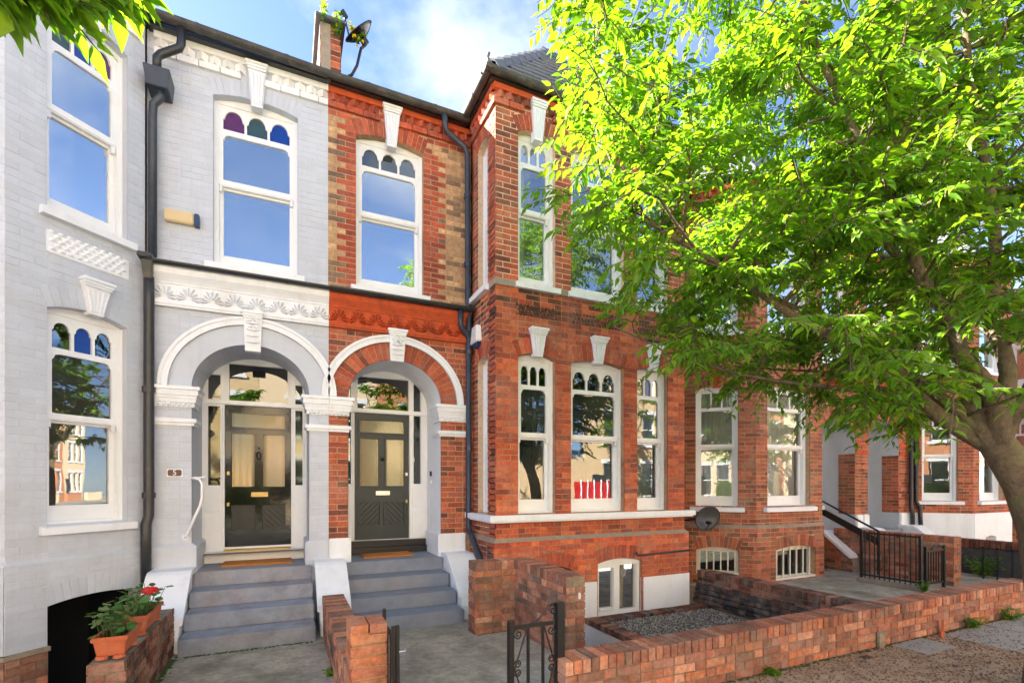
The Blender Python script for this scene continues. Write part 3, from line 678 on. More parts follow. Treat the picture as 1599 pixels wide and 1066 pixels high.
# canted bay
CX, CY = -2.34, -0.866
f_c = Fr(CX, CY, 45); LC = 1.2247; f_f = Fr(-4.4, CY, 0)
Oc = [dict(u0=.314, u1=1.042, z0=1.27, zs=3.40, rise=.07, ring=.2, pal=P_GREY), dict(u0=.314, u1=1.042, z0=4.37, zs=6.43, rise=.07, ring=.2, pal=P_GREY)]
Ob = dict(u0=.314, u1=1.19, z0=-0.95, zs=.49, rise=.05, ring=.2, pal=P_GREY)
wall(H1, M1, f_c, 0, LC, .94, 6.98, Oc, P_GREY, 'grey_paint', **gk)
f_cb = Fr(CX + .0106, CY - .0256, 45)
f_c2 = Fr(f_c(-0.012, 0, .03)[0], f_c(-0.012, 0, .03)[1], 45)
wall(H1, M1, f_c2, 0, LC, -1.0, .915, [Ob], P_GREY, 'grey_paint', **gk)
wall(H1, M1, f_f, 0, 2.06, .94, 6.98, [], P_GREY, 'grey_paint', **gk)
f_f2 = Fr(-4.4, CY - .03, 0)
wall(H1, M1, f_f2, 0, 2.06, -1.0, .915, [], P_GREY, 'grey_paint', **gk)
b = MB(); b.mould(f_c, -.02, LC - .03, [(-.1, .915), (.036, .915), (.03, .93), (.0, .96), (-.1, .96)]); b.mould(f_f, 0, 2.075, [(-.1, .915), (.036, .915), (.03, .93), (.0, .96), (-.1, .96)]); b.build('plinth_ledge', 'grey_paint', H1)
b = MB(); b.box(f_c2, .25, LC + .1, -1.0, .6, -1.2, -1.19); b.build('basement_dark_sheet', 'dark_room', H1)  # near-black sheet standing in for the shade inside the basement opening
b = MB(); b.box(f_c2, .29, .31, -1.0, .5, -1.2, -.2); b.wbox(-1.30, -1.28, -.1, 1.0, -1, .6); b.build('basement_passage', 'dark_room', H1)  # near-black side slabs that keep the opening dark
M1b = Mason(H1, 'brick')
f_p = Fr(f_c2(-.01, 0, .035)[0], f_c2(-.01, 0, .035)[1], 45)
b = MB(); b.box(f_c2, -.01, .305, -1.0, .07, -.1, .03); b.box(f_f2, .3, 2.075, -1.0, .07, -.1, .03); b.build('pier_core', 'mortar_grey', H1)
lay(M1b, f_p, 0, .305, -1.0, .07, [], P_BROWN + P_GARD[:6]); lay(M1b, Fr(-4.4, CY - .062, 0), 1.0, 2.075, -1.0, .07, [], P_BROWN + P_GARD[:6])
b = MB(); b.box(f_c2, -.03, .32, .07, .11, -.02, .045); b.box(f_f2, .9, 2.09, .07, .11, -.02, .045); b.build('stone_ledge', 'stone', H1)
window(H1, f_c, .314, 1.042, LOW, .07, ('glass_dark', 'stained_blue', 'glass_purple'), pane='glass', sill=(.065, .07))
window(H1, f_c, .314, 1.042, UPP, .07, ('stained_teal', 'stained_blue', 'stained_purple'), pane='glass_sky', sill=(.065, .07))
keystone(H1, f_c, .717, 3.80, 3.44, 0.29, 0.125, 0.08); keystone(H1, f_c, .69, 6.92, 6.38, 0.26, 0.125, 0.08)
cornice(H1, M1, f_c, -0.02, LC - .08, P_WHITE, 'brick_paint', skip=[(.56, .82)], plain='white_paint'); cornice(H1, M1, f_f, 0, 2.07, P_WHITE, 'brick_paint', plain='white_paint')
b = MB(); b.box(f_c, .305, 1.047, 3.945, 4.155, -.02, .012)
for r_ in range(5):
    for c_ in range(10):
        u = .325 + c_ * .0745 + (.037 if r_ % 2 else 0); z = 3.966 + r_ * .042
        if u + .06 > 1.045: continue
        b.add([f_c(u, z, .012), f_c(u + .062, z, .012), f_c(u + .062, z + .034, .012), f_c(u, z + .034, .012), f_c(u + .031, z + .022, .034)], [(0, 1, 4), (1, 2, 4), (2, 3, 4), (3, 0, 4)])
b.build('relief_panel', 'white_paint', H1)
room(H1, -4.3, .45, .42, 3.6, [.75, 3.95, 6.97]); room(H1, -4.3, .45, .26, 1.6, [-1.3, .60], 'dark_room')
b = MB(); b.add([(-4.3, -.6, 6.93), (-2.2, -.6, 6.93), (-1.55, .1, 6.93), (-1.55, .5, 6.93), (-4.3, .5, 6.93)], [(0, 1, 2, 3, 4)]); b.add([(-4.3, -.6, 3.9), (-2.2, -.6, 3.9), (-1.55, .1, 3.9), (-1.55, .5, 3.9), (-4.3, .5, 3.9)], [(0, 1, 2, 3, 4)]); b.add([(-4.3, -.6, .8), (-2.2, -.6, .8), (-1.55, .1, .8), (-1.55, .5, .8), (-4.3, .5, .8)], [(0, 1, 2, 3, 4)]); b.build('bay_floor', 'room', H1, recalc=False)
# gutters and pipes
gf = lambda u, d=.16: f_c(u, 7.0, d)
gutter(H1, [(-4.4, CY - .16, 7.0), (CX + .066, CY - .16, 7.0), f_c(LC - .07, 7.0, .16), (XB - .03, -.10, 7.0)])
b = MB(); b.box(f_u, -1.45, XB - .02, 6.955, 7.0, -.1, .13); b.box(f_c, 0, LC - .1, 6.957, 7.0, -.1, .10); b.box(f_f, 0, 2.06, 6.957, 7.0, -.1, .10); b.build('fascia', 'black_pipe', H1)
tubeobj(H1, 'swan_neck', [[(-1.10, -.12, 6.97), (-1.10, -.13, 6.76), (-1.12, -.13, 6.70), (-1.30, -.12, 6.57), (-1.335, -.12, 6.52), (-1.335, -.11, 6.38)]], .045, 'black_pipe')
b = MB(); b.extr([(-1.455, -.20, 6.375), (-1.20, -.20, 6.375), (-1.20, .09, 6.375), (-1.455, .09, 6.375)], [(-1.43, -.17, 6.17), (-1.22, -.17, 6.17), (-1.22, .09, 6.17), (-1.43, .09, 6.17)]); b.build('hopper', 'blue_pipe', H1, bevel=.006)
tubeobj(H1, 'downpipe', [[(-1.31, -.07, 6.2), (-1.31, -.06, 6.12), (-1.385, -.04, 6.03), (-1.40, .0, 5.9), (-1.40, .0, 4.3)]], .044, 'blue_pipe')
b = MB(); b.wbox(-1.50, -1.36, -.24, -.09, 4.20, 4.255); b.extr([(-1.475, -.20, 4.19), (-1.36, -.20, 4.19), (-1.36, -.07, 4.19), (-1.475, -.07, 4.19)], [(-1.45, -.17, 3.98), (-1.38, -.17, 3.98), (-1.38, -.09, 3.98), (-1.45, -.09, 3.98)]); b.build('gutter_outlet', 'black_pipe', H1, bevel=.01)
tubeobj(H1, 'downpipe', [[(-1.41, -.12, 4.02), (-1.415, -.09, 3.8), (-1.42, -.075, 1.32), (-1.44, -.1, 1.22), (-1.44, -.105, 1.1), (-1.44, -.105, .0)]], .052, 'black_pipe')
for z in (2.75, 1.55): 
    b = MB(); b.tube([(-1.42, -.08, z - .03), (-1.42, -.08, z + .03)], .066, 12); b.build('pipe_collar', 'black_pipe', H1)
M1.flush(zmax=3.2); M1b.flush(limit=40)
def mainroof(H, x0, x1):
    b = MB(); b.extr([(x0, -.06, 7.03), (x0, 4.3, 10.2), (x0, 8.6, 7.03)], [(x1, -.06, 7.03), (x1, 4.3, 10.2), (x1, 8.6, 7.03)]); b.build('roof', 'slate', H)
    b = MB(); b.wbox(x0, x1, 8.3, 8.5, 0, 7.0); b.build('rear_wall', 'far_stock', H)  # unseen rear wall, added to stop sun leaking in behind the rooms
mainroof(H1, -4.6, XB - .005)
b = MB(); b.extr([(-4.5, -1.03, 7.04), (-2.27, -1.03, 7.04), (-1.2, .04, 7.04), (-1.2, .3, 7.04), (-4.5, .3, 7.04)], [(-4.5, .6, 8.3), (-2.9, .6, 8.3), (-2.6, .9, 8.3), (-2.6, 1.2, 8.3), (-4.5, 1.2, 8.3)]); b.build('bay_roof', 'slate', H1)

# ------------------------------------------------------------------ red brick house (centre)
H2 = thing('terraced_house', 'red brick terraced house with square two storey bay and dark grey panelled door', 'house', (3.3, 2.0, 0))
M2 = Mason(H2, 'brick')
A2 = dict(u0=.752, u1=2.032, z0=.58, zs=2.83, rise=.565, ell=True); A2b = dict(A2); A2b['ring'] = .30
b = MB(); b.holed(f_e, rect(XB, 2.53, -.9, 3.735), [outline(A2, 32)], -.24, 0); b.build('wall', 'mortar_warm', H2)
lay(M2, f_e, XB, 2.53, .96, 3.735, [A2b], P_RED, ext=0)
A2r = dict(A2); ring(M2, f_e, A2r, P_RED + P_QUOIN, th=.232, w=.078)
archmould(H2, f_e, A2, 0.235, 0.335)
keystone(H2, f_e, 1.398, 3.80, 3.37, 0.27, 0.18, 0.085, face=True)
porch(H2, f_e, A2, .75, 'white_paint', .60)
D2 = (.925, 1.745, .835, 2.745)
screen(H2, f_e, A2, .75, [((.97, 1.735, 2.80, 3.285), 'glass_green'), ((1.81, 1.925, 2.80, 3.23), 'glass_green'), ((1.81, 1.925, 1.68, 2.74), 'glass_green'), ((.80, .875, 2.80, 3.12), 'glass_green'), ((.80, .875, 1.68, 2.74), 'glass_green')], D2, 'joinery', lo=((.86, 1.28), (1.32, 1.62)))
door(H2, f_e, D2, .75, 'door_grey', 'glass_rib', 'steel', 1, False, 'dark grey panelled door with four glass and boarded panels')
b = MB(); b.wbox(.76, 2.02, .60, .80, .642, .735); b.wbox(.76, 2.02, .66, .80, .735, .828); b.build('threshold', 'black_metal', H2, bevel=.006)
capital(H2, XB + .001, .744, .32, xl=0); capital(H2, 2.025, 2.385, .32)
for xa_, xb_ in ((XB + .001, .79), (1.985, 2.40)):
    b = MB(); b.wbox(xa_, xb_, -.035, .7, -.05, .96); b.build('pier_plinth', 'white_paint', H2, bevel=.012)
frieze(H2, f_e, XB + .002, 2.44, 3.80, 4.0, 'terracotta')
b = MB(); b.mould(f_e, XB + .002, 2.46, [(-.1, 4.018), (.05, 4.018), (.07, 4.05), (.11, 4.10), (.125, 4.15), (.125, 4.17), (-.1, 4.30)]); b.build('cornice_moulding', 'terracotta', H2)
b = MB(); b.mould(f_e, XB + .002, 2.50, [(-.1, 4.175), (.13, 4.175), (-.085, 4.29), (-.1, 4.29)]); b.build('ledge', 'stone', H2)
gutter(H2, [(XB + .05, -.175, 4.215), (2.44, -.175, 4.215)], .056, 'black_pipe')
O2 = dict(u0=.867, u1=1.805, z0=4.37, zs=6.43, rise=.075, ring=.22, pal=P_QUOIN)
def pal_up(u, z, ci):
    e = .235 if ci % 2 else .12
    if z > 6.64 or O2['u0'] - e < u < O2['u1'] + e: return P_QUOIN
    return P_STOCK
wall(H2, M2, f_u, XB, 2.53, 4.15, 6.98, [O2], pal_up, 'mortar_warm', ext=0)
window(H2, f_u, .867, 1.805, UPP, .075, ('glass_blue', 'glass_purple', 'glass_teal'), pane='glass_sky', sill=(.075, .10), curtain=[(.92, 1.05, 'curtain', .14)])
keystone(H2, f_u, 1.345, 6.92, 6.38, .27, .125, .08)
cornice(H2, M2, f_u, XB + .002, 2.50, P_QUOIN, 'brick', skip=[(1.20, 1.49)])
# square bay
bs = Fr(2.52, 0, -90); bf = Fr(2.52, -.88, 0); br_ = Fr(5.79, -.88, 90)
WX = [(.33, .91), (1.16, 2.09), (2.33, 2.93)]
def seg(a, c, L, **k): return dict(u0=a, u1=c, z0=L['z0'], zs=L['zs'], rise=.07, ring=.215, pal=P_RED[:9] + P_QUOIN, **k)
PANELS = [(.287, .98), (1.18, 2.11), (2.30, 2.95)]
P_ORB = pal((206, 96, 54), (196, 88, 50), (186, 84, 54), (210, 106, 62), (174, 80, 56), (150, 74, 56), (200, 92, 48), k=.95)
def pal_bay(u, z, ci):
    if 3.93 < z < 4.14 and any(a < u < c for a, c in PANELS): return P_DARK
    if 4.14 < z < 4.31 and random.random() < .35: return P_DARK
    return P_RED if z > 4.3 else P_ORB
wall(H2, M2, bf, 0, 3.27, .93, 4.335, [seg(a, c, LOW) for a, c in WX], pal_bay, 'mortar_dark', joint=.010)
wall(H2, M2, bf, 0, 3.27, 4.335, 6.98, [seg(a, c, dict(UPP, z0=4.365)) for a, c in WX], pal_bay, 'mortar_pale', joint=.012)
wall(H2, M2, bs, 0, .88, .93, 4.335, [seg(.20, .60, LOW)], lambda u, z, ci: P_DARK + P_RED if 3.9 < z < 4.35 else P_RED, 'mortar_pale', tr=(0, .012))
wall(H2, M2, bs, 0, .88, 4.335, 6.98, [seg(.20, .60, dict(UPP, z0=4.365))], P_RED, 'mortar_pale', tr=(0, .012), joint=.012)
wall(H2, M2, br_, 0, .88, -.9, 6.98, [], P_RED, 'mortar_pale', tr=(.012, 0))
for (a, c), k in zip(PANELS, range(3)):
    b = MB()
    for r_ in range(3):
        n = int((c - a) / .056)
        for i in range(n):
            u = a + (i + (.5 if r_ % 2 else 0)) * .056; z = 3.95 + r_ * .062
            if u + .05 > c: continue
            b.add([bf(u, z + .026, .004), bf(u + .026, z, .004), bf(u + .052, z + .026, .004), bf(u + .026, z + .052, .004), bf(u + .026, z + .026, .022)], [(0, 1, 4), (1, 2, 4), (2, 3, 4), (3, 0, 4)], random.choice(P_DARK))
    b.build('diaper_panel', 'brick', H2)
for k, (a, c) in enumerate(WX):
    lowc = [('glass_amber', 'glass_blue', 'glass_amber'), ('glass_dark', 'glass_dark', 'glass_dark'), ('glass_blue', 'stained_blue', 'glass_amber')][k]
    window(H2, bf, a, c, LOW, .07, lowc, pane='glass', sill=None)
    uc = [('glass_sky',) * 3, ('glass_teal', 'glass_sky', 'glass_teal'), ('glass_sky',) * 3][k]
    window(H2, bf, a, c, dict(UPP, z0=4.40), .07, uc, pane='glass_mid', sill=(.05 if k != 1 else .06, .07), curtain=[(a + .06, a + .2, 'curtain', .14)] if k == 0 else ([(c - .18, c - .06, 'curtain', .14)] if k == 2 else None))
    m_ = (a + c) / 2
    keystone(H2, bf, m_ + [-.0, -.01, .0][k], 3.80, 3.42, .27, .13, .075); keystone(H2, bf, m_, 6.88, 6.37, .25, .125, .08)
window(H2, bs, .20, .60, LOW, .07, ('glass_dark',) * 3, sill=None); window(H2, bs, .20, .60, dict(UPP, z0=4.40), .07, ('glass_sky',) * 3, sill=None)
skips = [((a + c) / 2 - .14, (a + c) / 2 + .14) for a, c in WX]
cornice(H2, M2, bf, .0, 3.27, P_RED, 'brick', skip=skips, ext=(.04, .04)); cornice(H2, M2, bs, .03, .88, P_RED, 'brick', ext=(0, .0))
def lplan(e, y_in=.02, i=.18): return [(2.52 - e, y_in), (2.52 - e, -.88 - e), (5.79 + e, -.88 - e), (5.79 + e, y_in), (5.79 - i, y_in), (5.79 - i, -.88 + i), (2.52 + i, -.88 + i), (2.52 + i, y_in)]
def plan(mb, pts, z0, z1): return mb.extr([(x, y, z1) for x, y in pts], [(x, y, z0) for x, y in pts])
b = MB(); plan(b, lplan(.125, i=-.02), 1.185, 1.262); plan(b, lplan(.10, i=-.02), 1.165, 1.185); b.build('bay_sill', 'white_paint', H2, bevel=.008)
for a, c in ((.0, .27), (.97, 1.095), (2.15, 2.275), (2.985, 3.27)):
    b = MB(); b.box(bf, a - (.025 if a == 0 else 0), c + (.025 if c > 3.2 else 0), 4.315, 4.40, -.05, .028); b.build('string_course', 'stone', H2)
b = MB(); b.box(bs, .69, .852, 4.318, 4.398, -.05, .023); b.build('string_course', 'stone', H2)
b = MB(); b.mould(bs, .0, .69, [(-.12, 4.31), (.085, 4.31), (.085, 4.385), (-.12, 4.405)]); b.build('side_sill', 'white_paint', H2)
# basement storey of the bay, slightly proud
E_ = .045
gs = Fr(2.52 - E_, 0, -90); gfm = Fr(2.52 - E_, -.88 - E_, 0)
ob1 = dict(u0=.62, u1=1.18, z0=-.85, zs=.47, rise=.06, ring=.2, pal=P_QUOIN); ob2 = dict(u0=1.63, u1=2.42, z0=-.26, zs=.52, rise=.06, ring=.2, pal=P_QUOIN)
P_OR = pal((214, 96, 48), (206, 88, 46), (196, 88, 54), (218, 106, 56), (186, 82, 56))
wall(H2, M2, gfm, 0, 3.36, -1.0, .905, [ob1, ob2], P_OR, 'mortar_dark', joint=.010)
wall(H2, M2, gs, 0, .925, -1.0, .905, [], P_RED, 'mortar_pale', tr=(0, .012))
f_3 = Fr(2.52, -.88, 0)
b = MB(); b.extr([(x, y, .90) for x, y in lplan(.057, i=.0)], [(x, y, .955) for x, y in lplan(.008, i=.0)]); b.build('plinth_ledge', 'stone', H2)
b = MB(); b.box(gfm, 1.16, 1.632, -1.0, .30, -.05, .022); b.box(gfm, 2.418, 3.385, -1.0, .295, -.05, .022); b.box(gfm, 1.632, 2.418, -1.0, -.26, -.05, .022); b.build('white_render', 'white_paint', H2, bevel=.03)
b = MB(); o_ = dict(ob2); b.holed(gfm, outline(o_, 16), [rect(1.68, 1.95, -.2, .44), rect(2.05, 2.37, -.2, .47)], -.14, -.05); b.box(gfm, 1.69, 1.94, -.19, -.15, -.12, -.045); wn = b.build('window', 'joinery', H2); wn['label'] = 'low white basement casement window beside white render'
pane_quad(wn, gfm, 1.67, 1.96, -.21, .45, -.10, 'glass'); pane_quad(wn, gfm, 2.04, 2.38, -.21, .48, -.10, 'glass')
b = MB(); n = 14
for (c0, c1, w0) in ((2.06, 2.24, .06), ):
    vs = []
    for i in range(n + 1):
        t = i / n; d = -.2 + .015 * math.sin(i * 1.9); vs += [gfm(c0 + (c1 - c0) * t * .8, -.2, d), gfm(c0 + (c1 - c0) * t, .5, d)]
    b.add(vs, [(2 * i, 2 * i + 2, 2 * i + 3, 2 * i + 1) for i in range(n)])
b.build('curtain', 'blind', wn, recalc=False)
b = MB()
for i in range(7): b.tube([gfm(2.21 + .05 * math.cos(2 * math.pi * k / 14) * (1 - i * .12), .33 + .07 * math.sin(2 * math.pi * k / 14) * (1 - i * .12), -.17) for k in range(15)], .003, 5)
b.build('glass_ornament', 'plastic_white', wn)
b = MB(); b.box(gfm, .5, 1.3, -1, .7, -.35, -.34); b.build('window_void', 'dark_room', H2)  # near-black sheet standing in for the shade behind the basement opening
tubeobj(H2, 'cable_pipe', [[gfm(2.30, .66, .03), gfm(2.31, .615, .04), gfm(2.36, .61, .045), gfm(3.36, .63, .04)]], .016, 'black_pipe', 7)
tubeobj(H2, 'cable_pipe', [[bf(2.38, 3.875, .03), bf(3.28, 3.865, .03)]], .016, 'black_pipe', 7)
room(H2, .6, 5.75, .84, 3.6, [.75, 3.95, 6.97])
for z in (.80, 3.9, 6.93):
    b = MB(); b.add([(2.6, -.66, z), (5.7, -.66, z), (5.7, .9, z), (2.6, .9, z)], [(0, 1, 2, 3)]); b.build('bay_floor', 'room', H2, recalc=False)
b = MB(); b.wbox(2.72, 2.74, .30, 3.6, .8, 6.9); b.build('partition', 'room', H2)
b = MB(); b.wbox(4.25, 4.85, 2.6, 2.62, 1.9, 2.9); b.build('picture_frame', 'dark_room', H2)
gutter(H2, [(XB + .04, -.10, 7.0), (2.36, -.10, 7.0)]); gutter(H2, [(2.362, -.06, 7.02), (2.362, -1.038, 7.02), (5.95, -1.038, 7.02)])
b = MB(); plan(b, lplan(.10, .2, -.01), 6.955, 7.02); b.box(f_u, XB + .02, 2.5, 6.955, 7.0, -.1, .13); b.build('fascia', 'black_pipe', H2)
tubeobj(H2, 'downpipe', [[(2.06, -.10, 6.95), (2.06, -.10, 6.82), (2.10, -.06, 6.74), (2.38, -.03, 6.62), (2.43, -.03, 6.52), (2.435, -.03, 4.32), (2.425, -.09, 4.15), (2.425, -.09, 1.05), (2.425, -.14, .97), (2.425, -.80, .47), (2.425, -1.2, .15)]], .043, 'blue_pipe')
tubeobj(H2, 'branch_pipe', [[(2.28, -.16, 4.17), (2.28, -.15, 3.98), (2.30, -.14, 3.93), (2.40, -.1, 3.86), (2.42, -.09, 3.80)]], .04, 'blue_pipe')
for z in (5.9, 4.9, 3.6, 2.2): 
    b = MB(); b.tube([(2.43, -.03 if z > 4.3 else -.09, z - .03), (2.43, -.03 if z > 4.3 else -.09, z + .03)], .055, 12); b.build('pipe_collar', 'blue_pipe', H2)
# hipped slate roof over the bay
hx0, hx1, hy = 2.38, 5.93, -1.02; ap = (4.155, .755, 9.28); ez = 7.05
b = MB(); b.add([(hx0, hy, ez), (hx1, hy, ez), (hx1, 2.0, ez), (hx0, 2.0, ez), ap, (4.155, 2.6, 9.28)], [(0, 1, 4), (1, 2, 5, 4), (3, 0, 4, 5), (0, 3, 2, 1)]); roof2 = b.build('bay_roof', 'slate', H2)
def slates(parent, A, B, C, rows, w=.22):
    """Courses of slates on triangle A-B (eaves) to apex C; three shared meshes."""
    A, B, C = Vector(A), Vector(B), Vector(C); e = (B - A).normalized(); mid = C - A; up = (mid - e * mid.dot(e)); Hh = up.length; up.normalize(); nrm = e.cross(up).normalized()
    if nrm.z < 0: nrm = -nrm
    L = (B - A).length; ca = mid.dot(e); rh = Hh / rows; M = Matrix((e, up, nrm)).transposed().to_4x4(); meshes = []
    for k in range(3):
        mb = MB(); t = .010 + .003 * k; mb.extr([(0, -.03, .016 + t), (w - .008, -.03, .016 + t), (w - .008, rh + .03, .008), (0, rh + .03, .008)], [(0, -.03, .012), (w - .008, -.03, .012), (w - .008, rh + .03, .002), (0, rh + .03, .002)])
        m = bpy.data.meshes.new('slate'); m.from_pydata(mb.v, [], mb.f); m.materials.append(MATS['slate']); meshes.append(m)
    rl = Vector(H2.location)
    for r_ in range(rows):
        t = (r_ + .4) / rows; u0 = ca * t + .03; u1 = L + (ca - L) * t - .03; u = u0 - (w / 2 if r_ % 2 else 0)
        while u < u1:
            if u >= u0 - .06 and u + w <= u1 + .06:
                o = bpy.data.objects.new('slate', random.choice(meshes)); COL.objects.link(o); o.parent = parent
                p = A + e * u + up * (r_ * rh); o.matrix_local = Matrix.Translation(p) @ M
            u += w
slates(roof2, (hx0, hy, ez), (hx1, hy, ez), ap, 11)
for (ca_, hd_) in (((hx0, hy, ez), 1), ((hx1, hy, ez), -1)):
    a_, c_ = Vector(ca_), Vector(ap); n = 9; dv = (c_ - a_) / n
    for i in range(n):
        p0 = a_ + dv * i + Vector((0, 0, .03)); p1 = a_ + dv * (i + 1.12) + Vector((0, 0, .045 if False else .02)); s_ = Vector((dv.y, -dv.x, 0)).normalized(); b = MB()
        pr = [(-.13, -.11), (-.07, .0), (0, .035), (.07, .0), (.13, -.11)]
        g0 = [tuple(p0 + s_ * x + Vector((0, 0, z + .03))) for x, z in pr] + [tuple(p0 + s_ * x + Vector((0, 0, z + .005))) for x, z in reversed(pr)]
        g1 = [tuple(p1 + s_ * x + Vector((0, 0, z + .01))) for x, z in pr] + [tuple(p1 + s_ * x + Vector((0, 0, z - .015))) for x, z in reversed(pr)]
        b.extr(g0, g1); b.build('hip_tile', 'lead', roof2)
mainroof(H2, XB + .005, 6.15)
b = MB(); b.wbox(2.33, 2.39, -1.07, -1.01, 7.02, 7.08); b.tube([(2.36, -1.04, 7.06), (2.34, -1.05, 7.12), (2.36, -1.05, 7.18)], .02, 6); b.build('finial', 'lead', H2)
# party wall parapet
PW = thing('parapet_pier', 'brick and render parapet stub with slate coping above the gutters', 'parapet', (.52, .1, 7.0))
b = MB(); b.wbox(.40, .528, -.07, 1.2, 6.98, 7.66); b.build('render_half', 'stone', PW)
b = MB(); b.wbox(.53, .655, -.062, 1.2, 6.98, 7.64); b.build('brick_core', 'mortar_warm', PW)
MP = Mason(PW); lay(MP, Fr(.53, -.062, 0), 0, .125, 6.98, 7.64, [], P_RED); lay(MP, Fr(.655, -.062, 90), 0, 1.0, 6.98, 7.64, [], P_RED); lay(MP, Fr(.40, 1.2, -90), 0, 1.27, 6.98, 7.64, [], P_BROWN); MP.flush()
b = MB(); b.wbox(.34, .71, -.14, 1.3, 7.665, 7.72); b.build('coping', 'lead', PW, bevel=.01)
M2.flush(zmax=3.3, xr=[(.4, 5.9, .3, 3.3)])
# ------------------------------------------------------------------ third and fourth houses (right)
def bars(parent, fr, u0, u1, z0, z1, n, d, m='cream_paint'):
    for i in range(n):
        b = MB(); u = u0 + (u1 - u0) * (i + .5) / n; b.box(fr, u - .011, u + .011, z0, z1, d, d + .022); b.build('window_bar', m, parent)
def basement_window(H, fr, op, nb=5, sill=True):
    b = MB(); b.holed(fr, outline(op, 10), [rect(op['u0'] + .05, op['u1'] - .05, op['z0'] + .05, op['zs'] - .03)], -.17, -.10); w = b.build('window', 'cream_paint', H)
    pane_quad(w, fr, op['u0'] + .04, op['u1'] - .04, op['z0'] + .04, op['zs'], -.14, 'glass_black'); bars(w, fr, op['u0'], op['u1'], op['z0'], op['zs'] + .03, nb, -.07)
    b = MB(); b.box(fr, op['u0'], op['u1'], op['z0'] - .005, op['z0'] + .03, -.1, .005); b.build('sill', 'cream_paint', w)
def canted_house(label, xa, mirror_entrance, x_end0, x_end1, palette, white_base, loc, ks):
    H = thing('terraced_house', label, 'house', loc); ms = Mason(H, 'brick'); z_b = -.1
    fl = Fr(xa, 0, -45); ff = Fr(xa + .88, -.88, 0); fw = 1.767; frr = Fr(xa + .88 + fw, -.88, 45); LC = 1.2445
    def sg(a, c, L): return dict(u0=a, u1=c, z0=L['z0'], zs=L['zs'] - .03, rise=.07, ring=.2, pal=palette)
    wl, wf = (.26, .96), (.28, 1.42)
    zl = .98 if white_base else .92
    bl = [dict(u0=.27, u1=.97, z0=.08, zs=.50, rise=.06, ring=.2, pal=palette)]; bfm = [dict(u0=.46, u1=1.53, z0=-.03, zs=.50, rise=.06, ring=.2, pal=palette)]
    wb = [dict(u0=.5, u1=1.0, z0=.02, zs=.40, rise=.04)]
    for fr_, L_, w_, bo in ((fl, LC, wl, wb if white_base else bl), (ff, fw, wf, wb if white_base else bfm), (frr, LC, wl, [])):
        wall(H, ms, fr_, 0, L_, zl, 6.98, [sg(*w_, LOW), sg(*w_, UPP)], palette, 'mortar_warm')
        if white_base:
            b = MB(); b.holed(fr_, rect(-.02, L_ + .02, z_b, zl), [outline(o) for o in bo], -.24, .035); b.build('white_render', 'white_paint', H)
            for o in bo: basement_window(H, fr_, o, 4)
        else:
            f2 = Fr(*fr_(0, 0, .03)[:2], math.degrees(fr_.a)); wall(H, ms, f2, 0, L_, z_b, .90, bo, palette, 'mortar_warm', ext=.015)
            b = MB(); b.mould(fr_, -.01, L_ + .01, [(-.05, .90), (.04, .90), (.035, .93), (.004, .955), (-.05, .955)]); b.build('plinth_ledge', 'stone', H)
            for o in bo: basement_window(H, f2, o, 6)
        for L, gm in ((LOW, 'glass'), (UPP, 'glass_sky')):
            LL = dict(L, zs=L['zs'] - .03); cu = None
            if not white_base and L is LOW: cu = [(w_[0] + .06, w_[1] - .06, 'curtain', .16)]
            window(H, fr_, *w_, LL, .07, (gm,) * 3, style='rect', pane=gm, sill=(.10, .08), curtain=cu)
            keystone(H, fr_, (w_[0] + w_[1]) / 2, L['zs'] + .36, L['zs'] + .0, .2, .13, .05, m='terracotta' if not ks else 'white_paint')
        cornice(H, ms, fr_, 0, L_, palette, 'brick')
    # entrance part
    e0, e1, ac = x_end0, x_end1, mirror_entrance
    A = dict(u0=ac - .61, u1=ac + .61, z0=.56, zs=2.62, rise=.56, ell=True); Ab = dict(A); Ab['ring'] = .22
    b = MB(); b.holed(f_e, rect(e0, e1, z_b, 3.735), [outline(A, 28)], -.24, 0); b.build('wall', 'mortar_warm', H)
    lay(ms, f_e, e0, e1, .99, 3.735, [Ab], palette, ext=0); ring(ms, f_e, A, palette, th=.22, w=.078)
    porch(H, f_e, A, .75, 'grey_paint', .56)
    for px0, px1 in ((max(e0, ac - 1.0), ac - .61), (ac + .61, min(e1, ac + 1.0))):
        mb = MB(); mb.wbox(px0, px1 + .0, -.02, .30, 2.36, 2.40); mb.wbox(px0 - .0, px1, -.04, .31, 2.40, 2.44); mb.wbox(px0, px1, -.03, .3, 2.56, 2.62); mb.build('pier_band', 'terracotta', H)
        mb = MB(); mb.wbox(px0, px1, -.05, .5, z_b, .98); mb.build('pier_plinth', 'white_paint', H, bevel=.02)
        fs = Fr(px0 - .006, .30, -90); 
        lay(ms, Fr(px0 - .012, .36, -90), 0, .36, .99, 2.36, [], palette) if px0 > ac else None
        cb = MB(); cb.wbox(px0 - .011, px0 + .02, .001, .36, .985, 2.36); cb.build('pier_return', 'mortar_warm', H) if px0 > ac else None
    dr = (ac - .41, ac + .41, .60, 2.55); screen(H, f_e, A, .75, [((ac - .40, ac + .40, 2.62, 3.05), 'glass_green')], dr, 'joinery'); door(H, f_e, dr, .75, 'door_black', 'glass_rib', 'brass', 1)
    frieze(H, f_e, e0, e1, 3.80, 4.0, 'terracotta'); mb = MB(); mb.mould(f_e, e0, e1, [(-.1, 4.018), (.05, 4.018), (.11, 4.10), (.125, 4.17), (-.085, 4.29), (-.1, 4.29)]); mb.build('cornice_moulding', 'terracotta', H)
    gutter(H, [(e0 + .1, -.175, 4.215), (e1 - .1, -.175, 4.215)], .05, 'black_pipe')
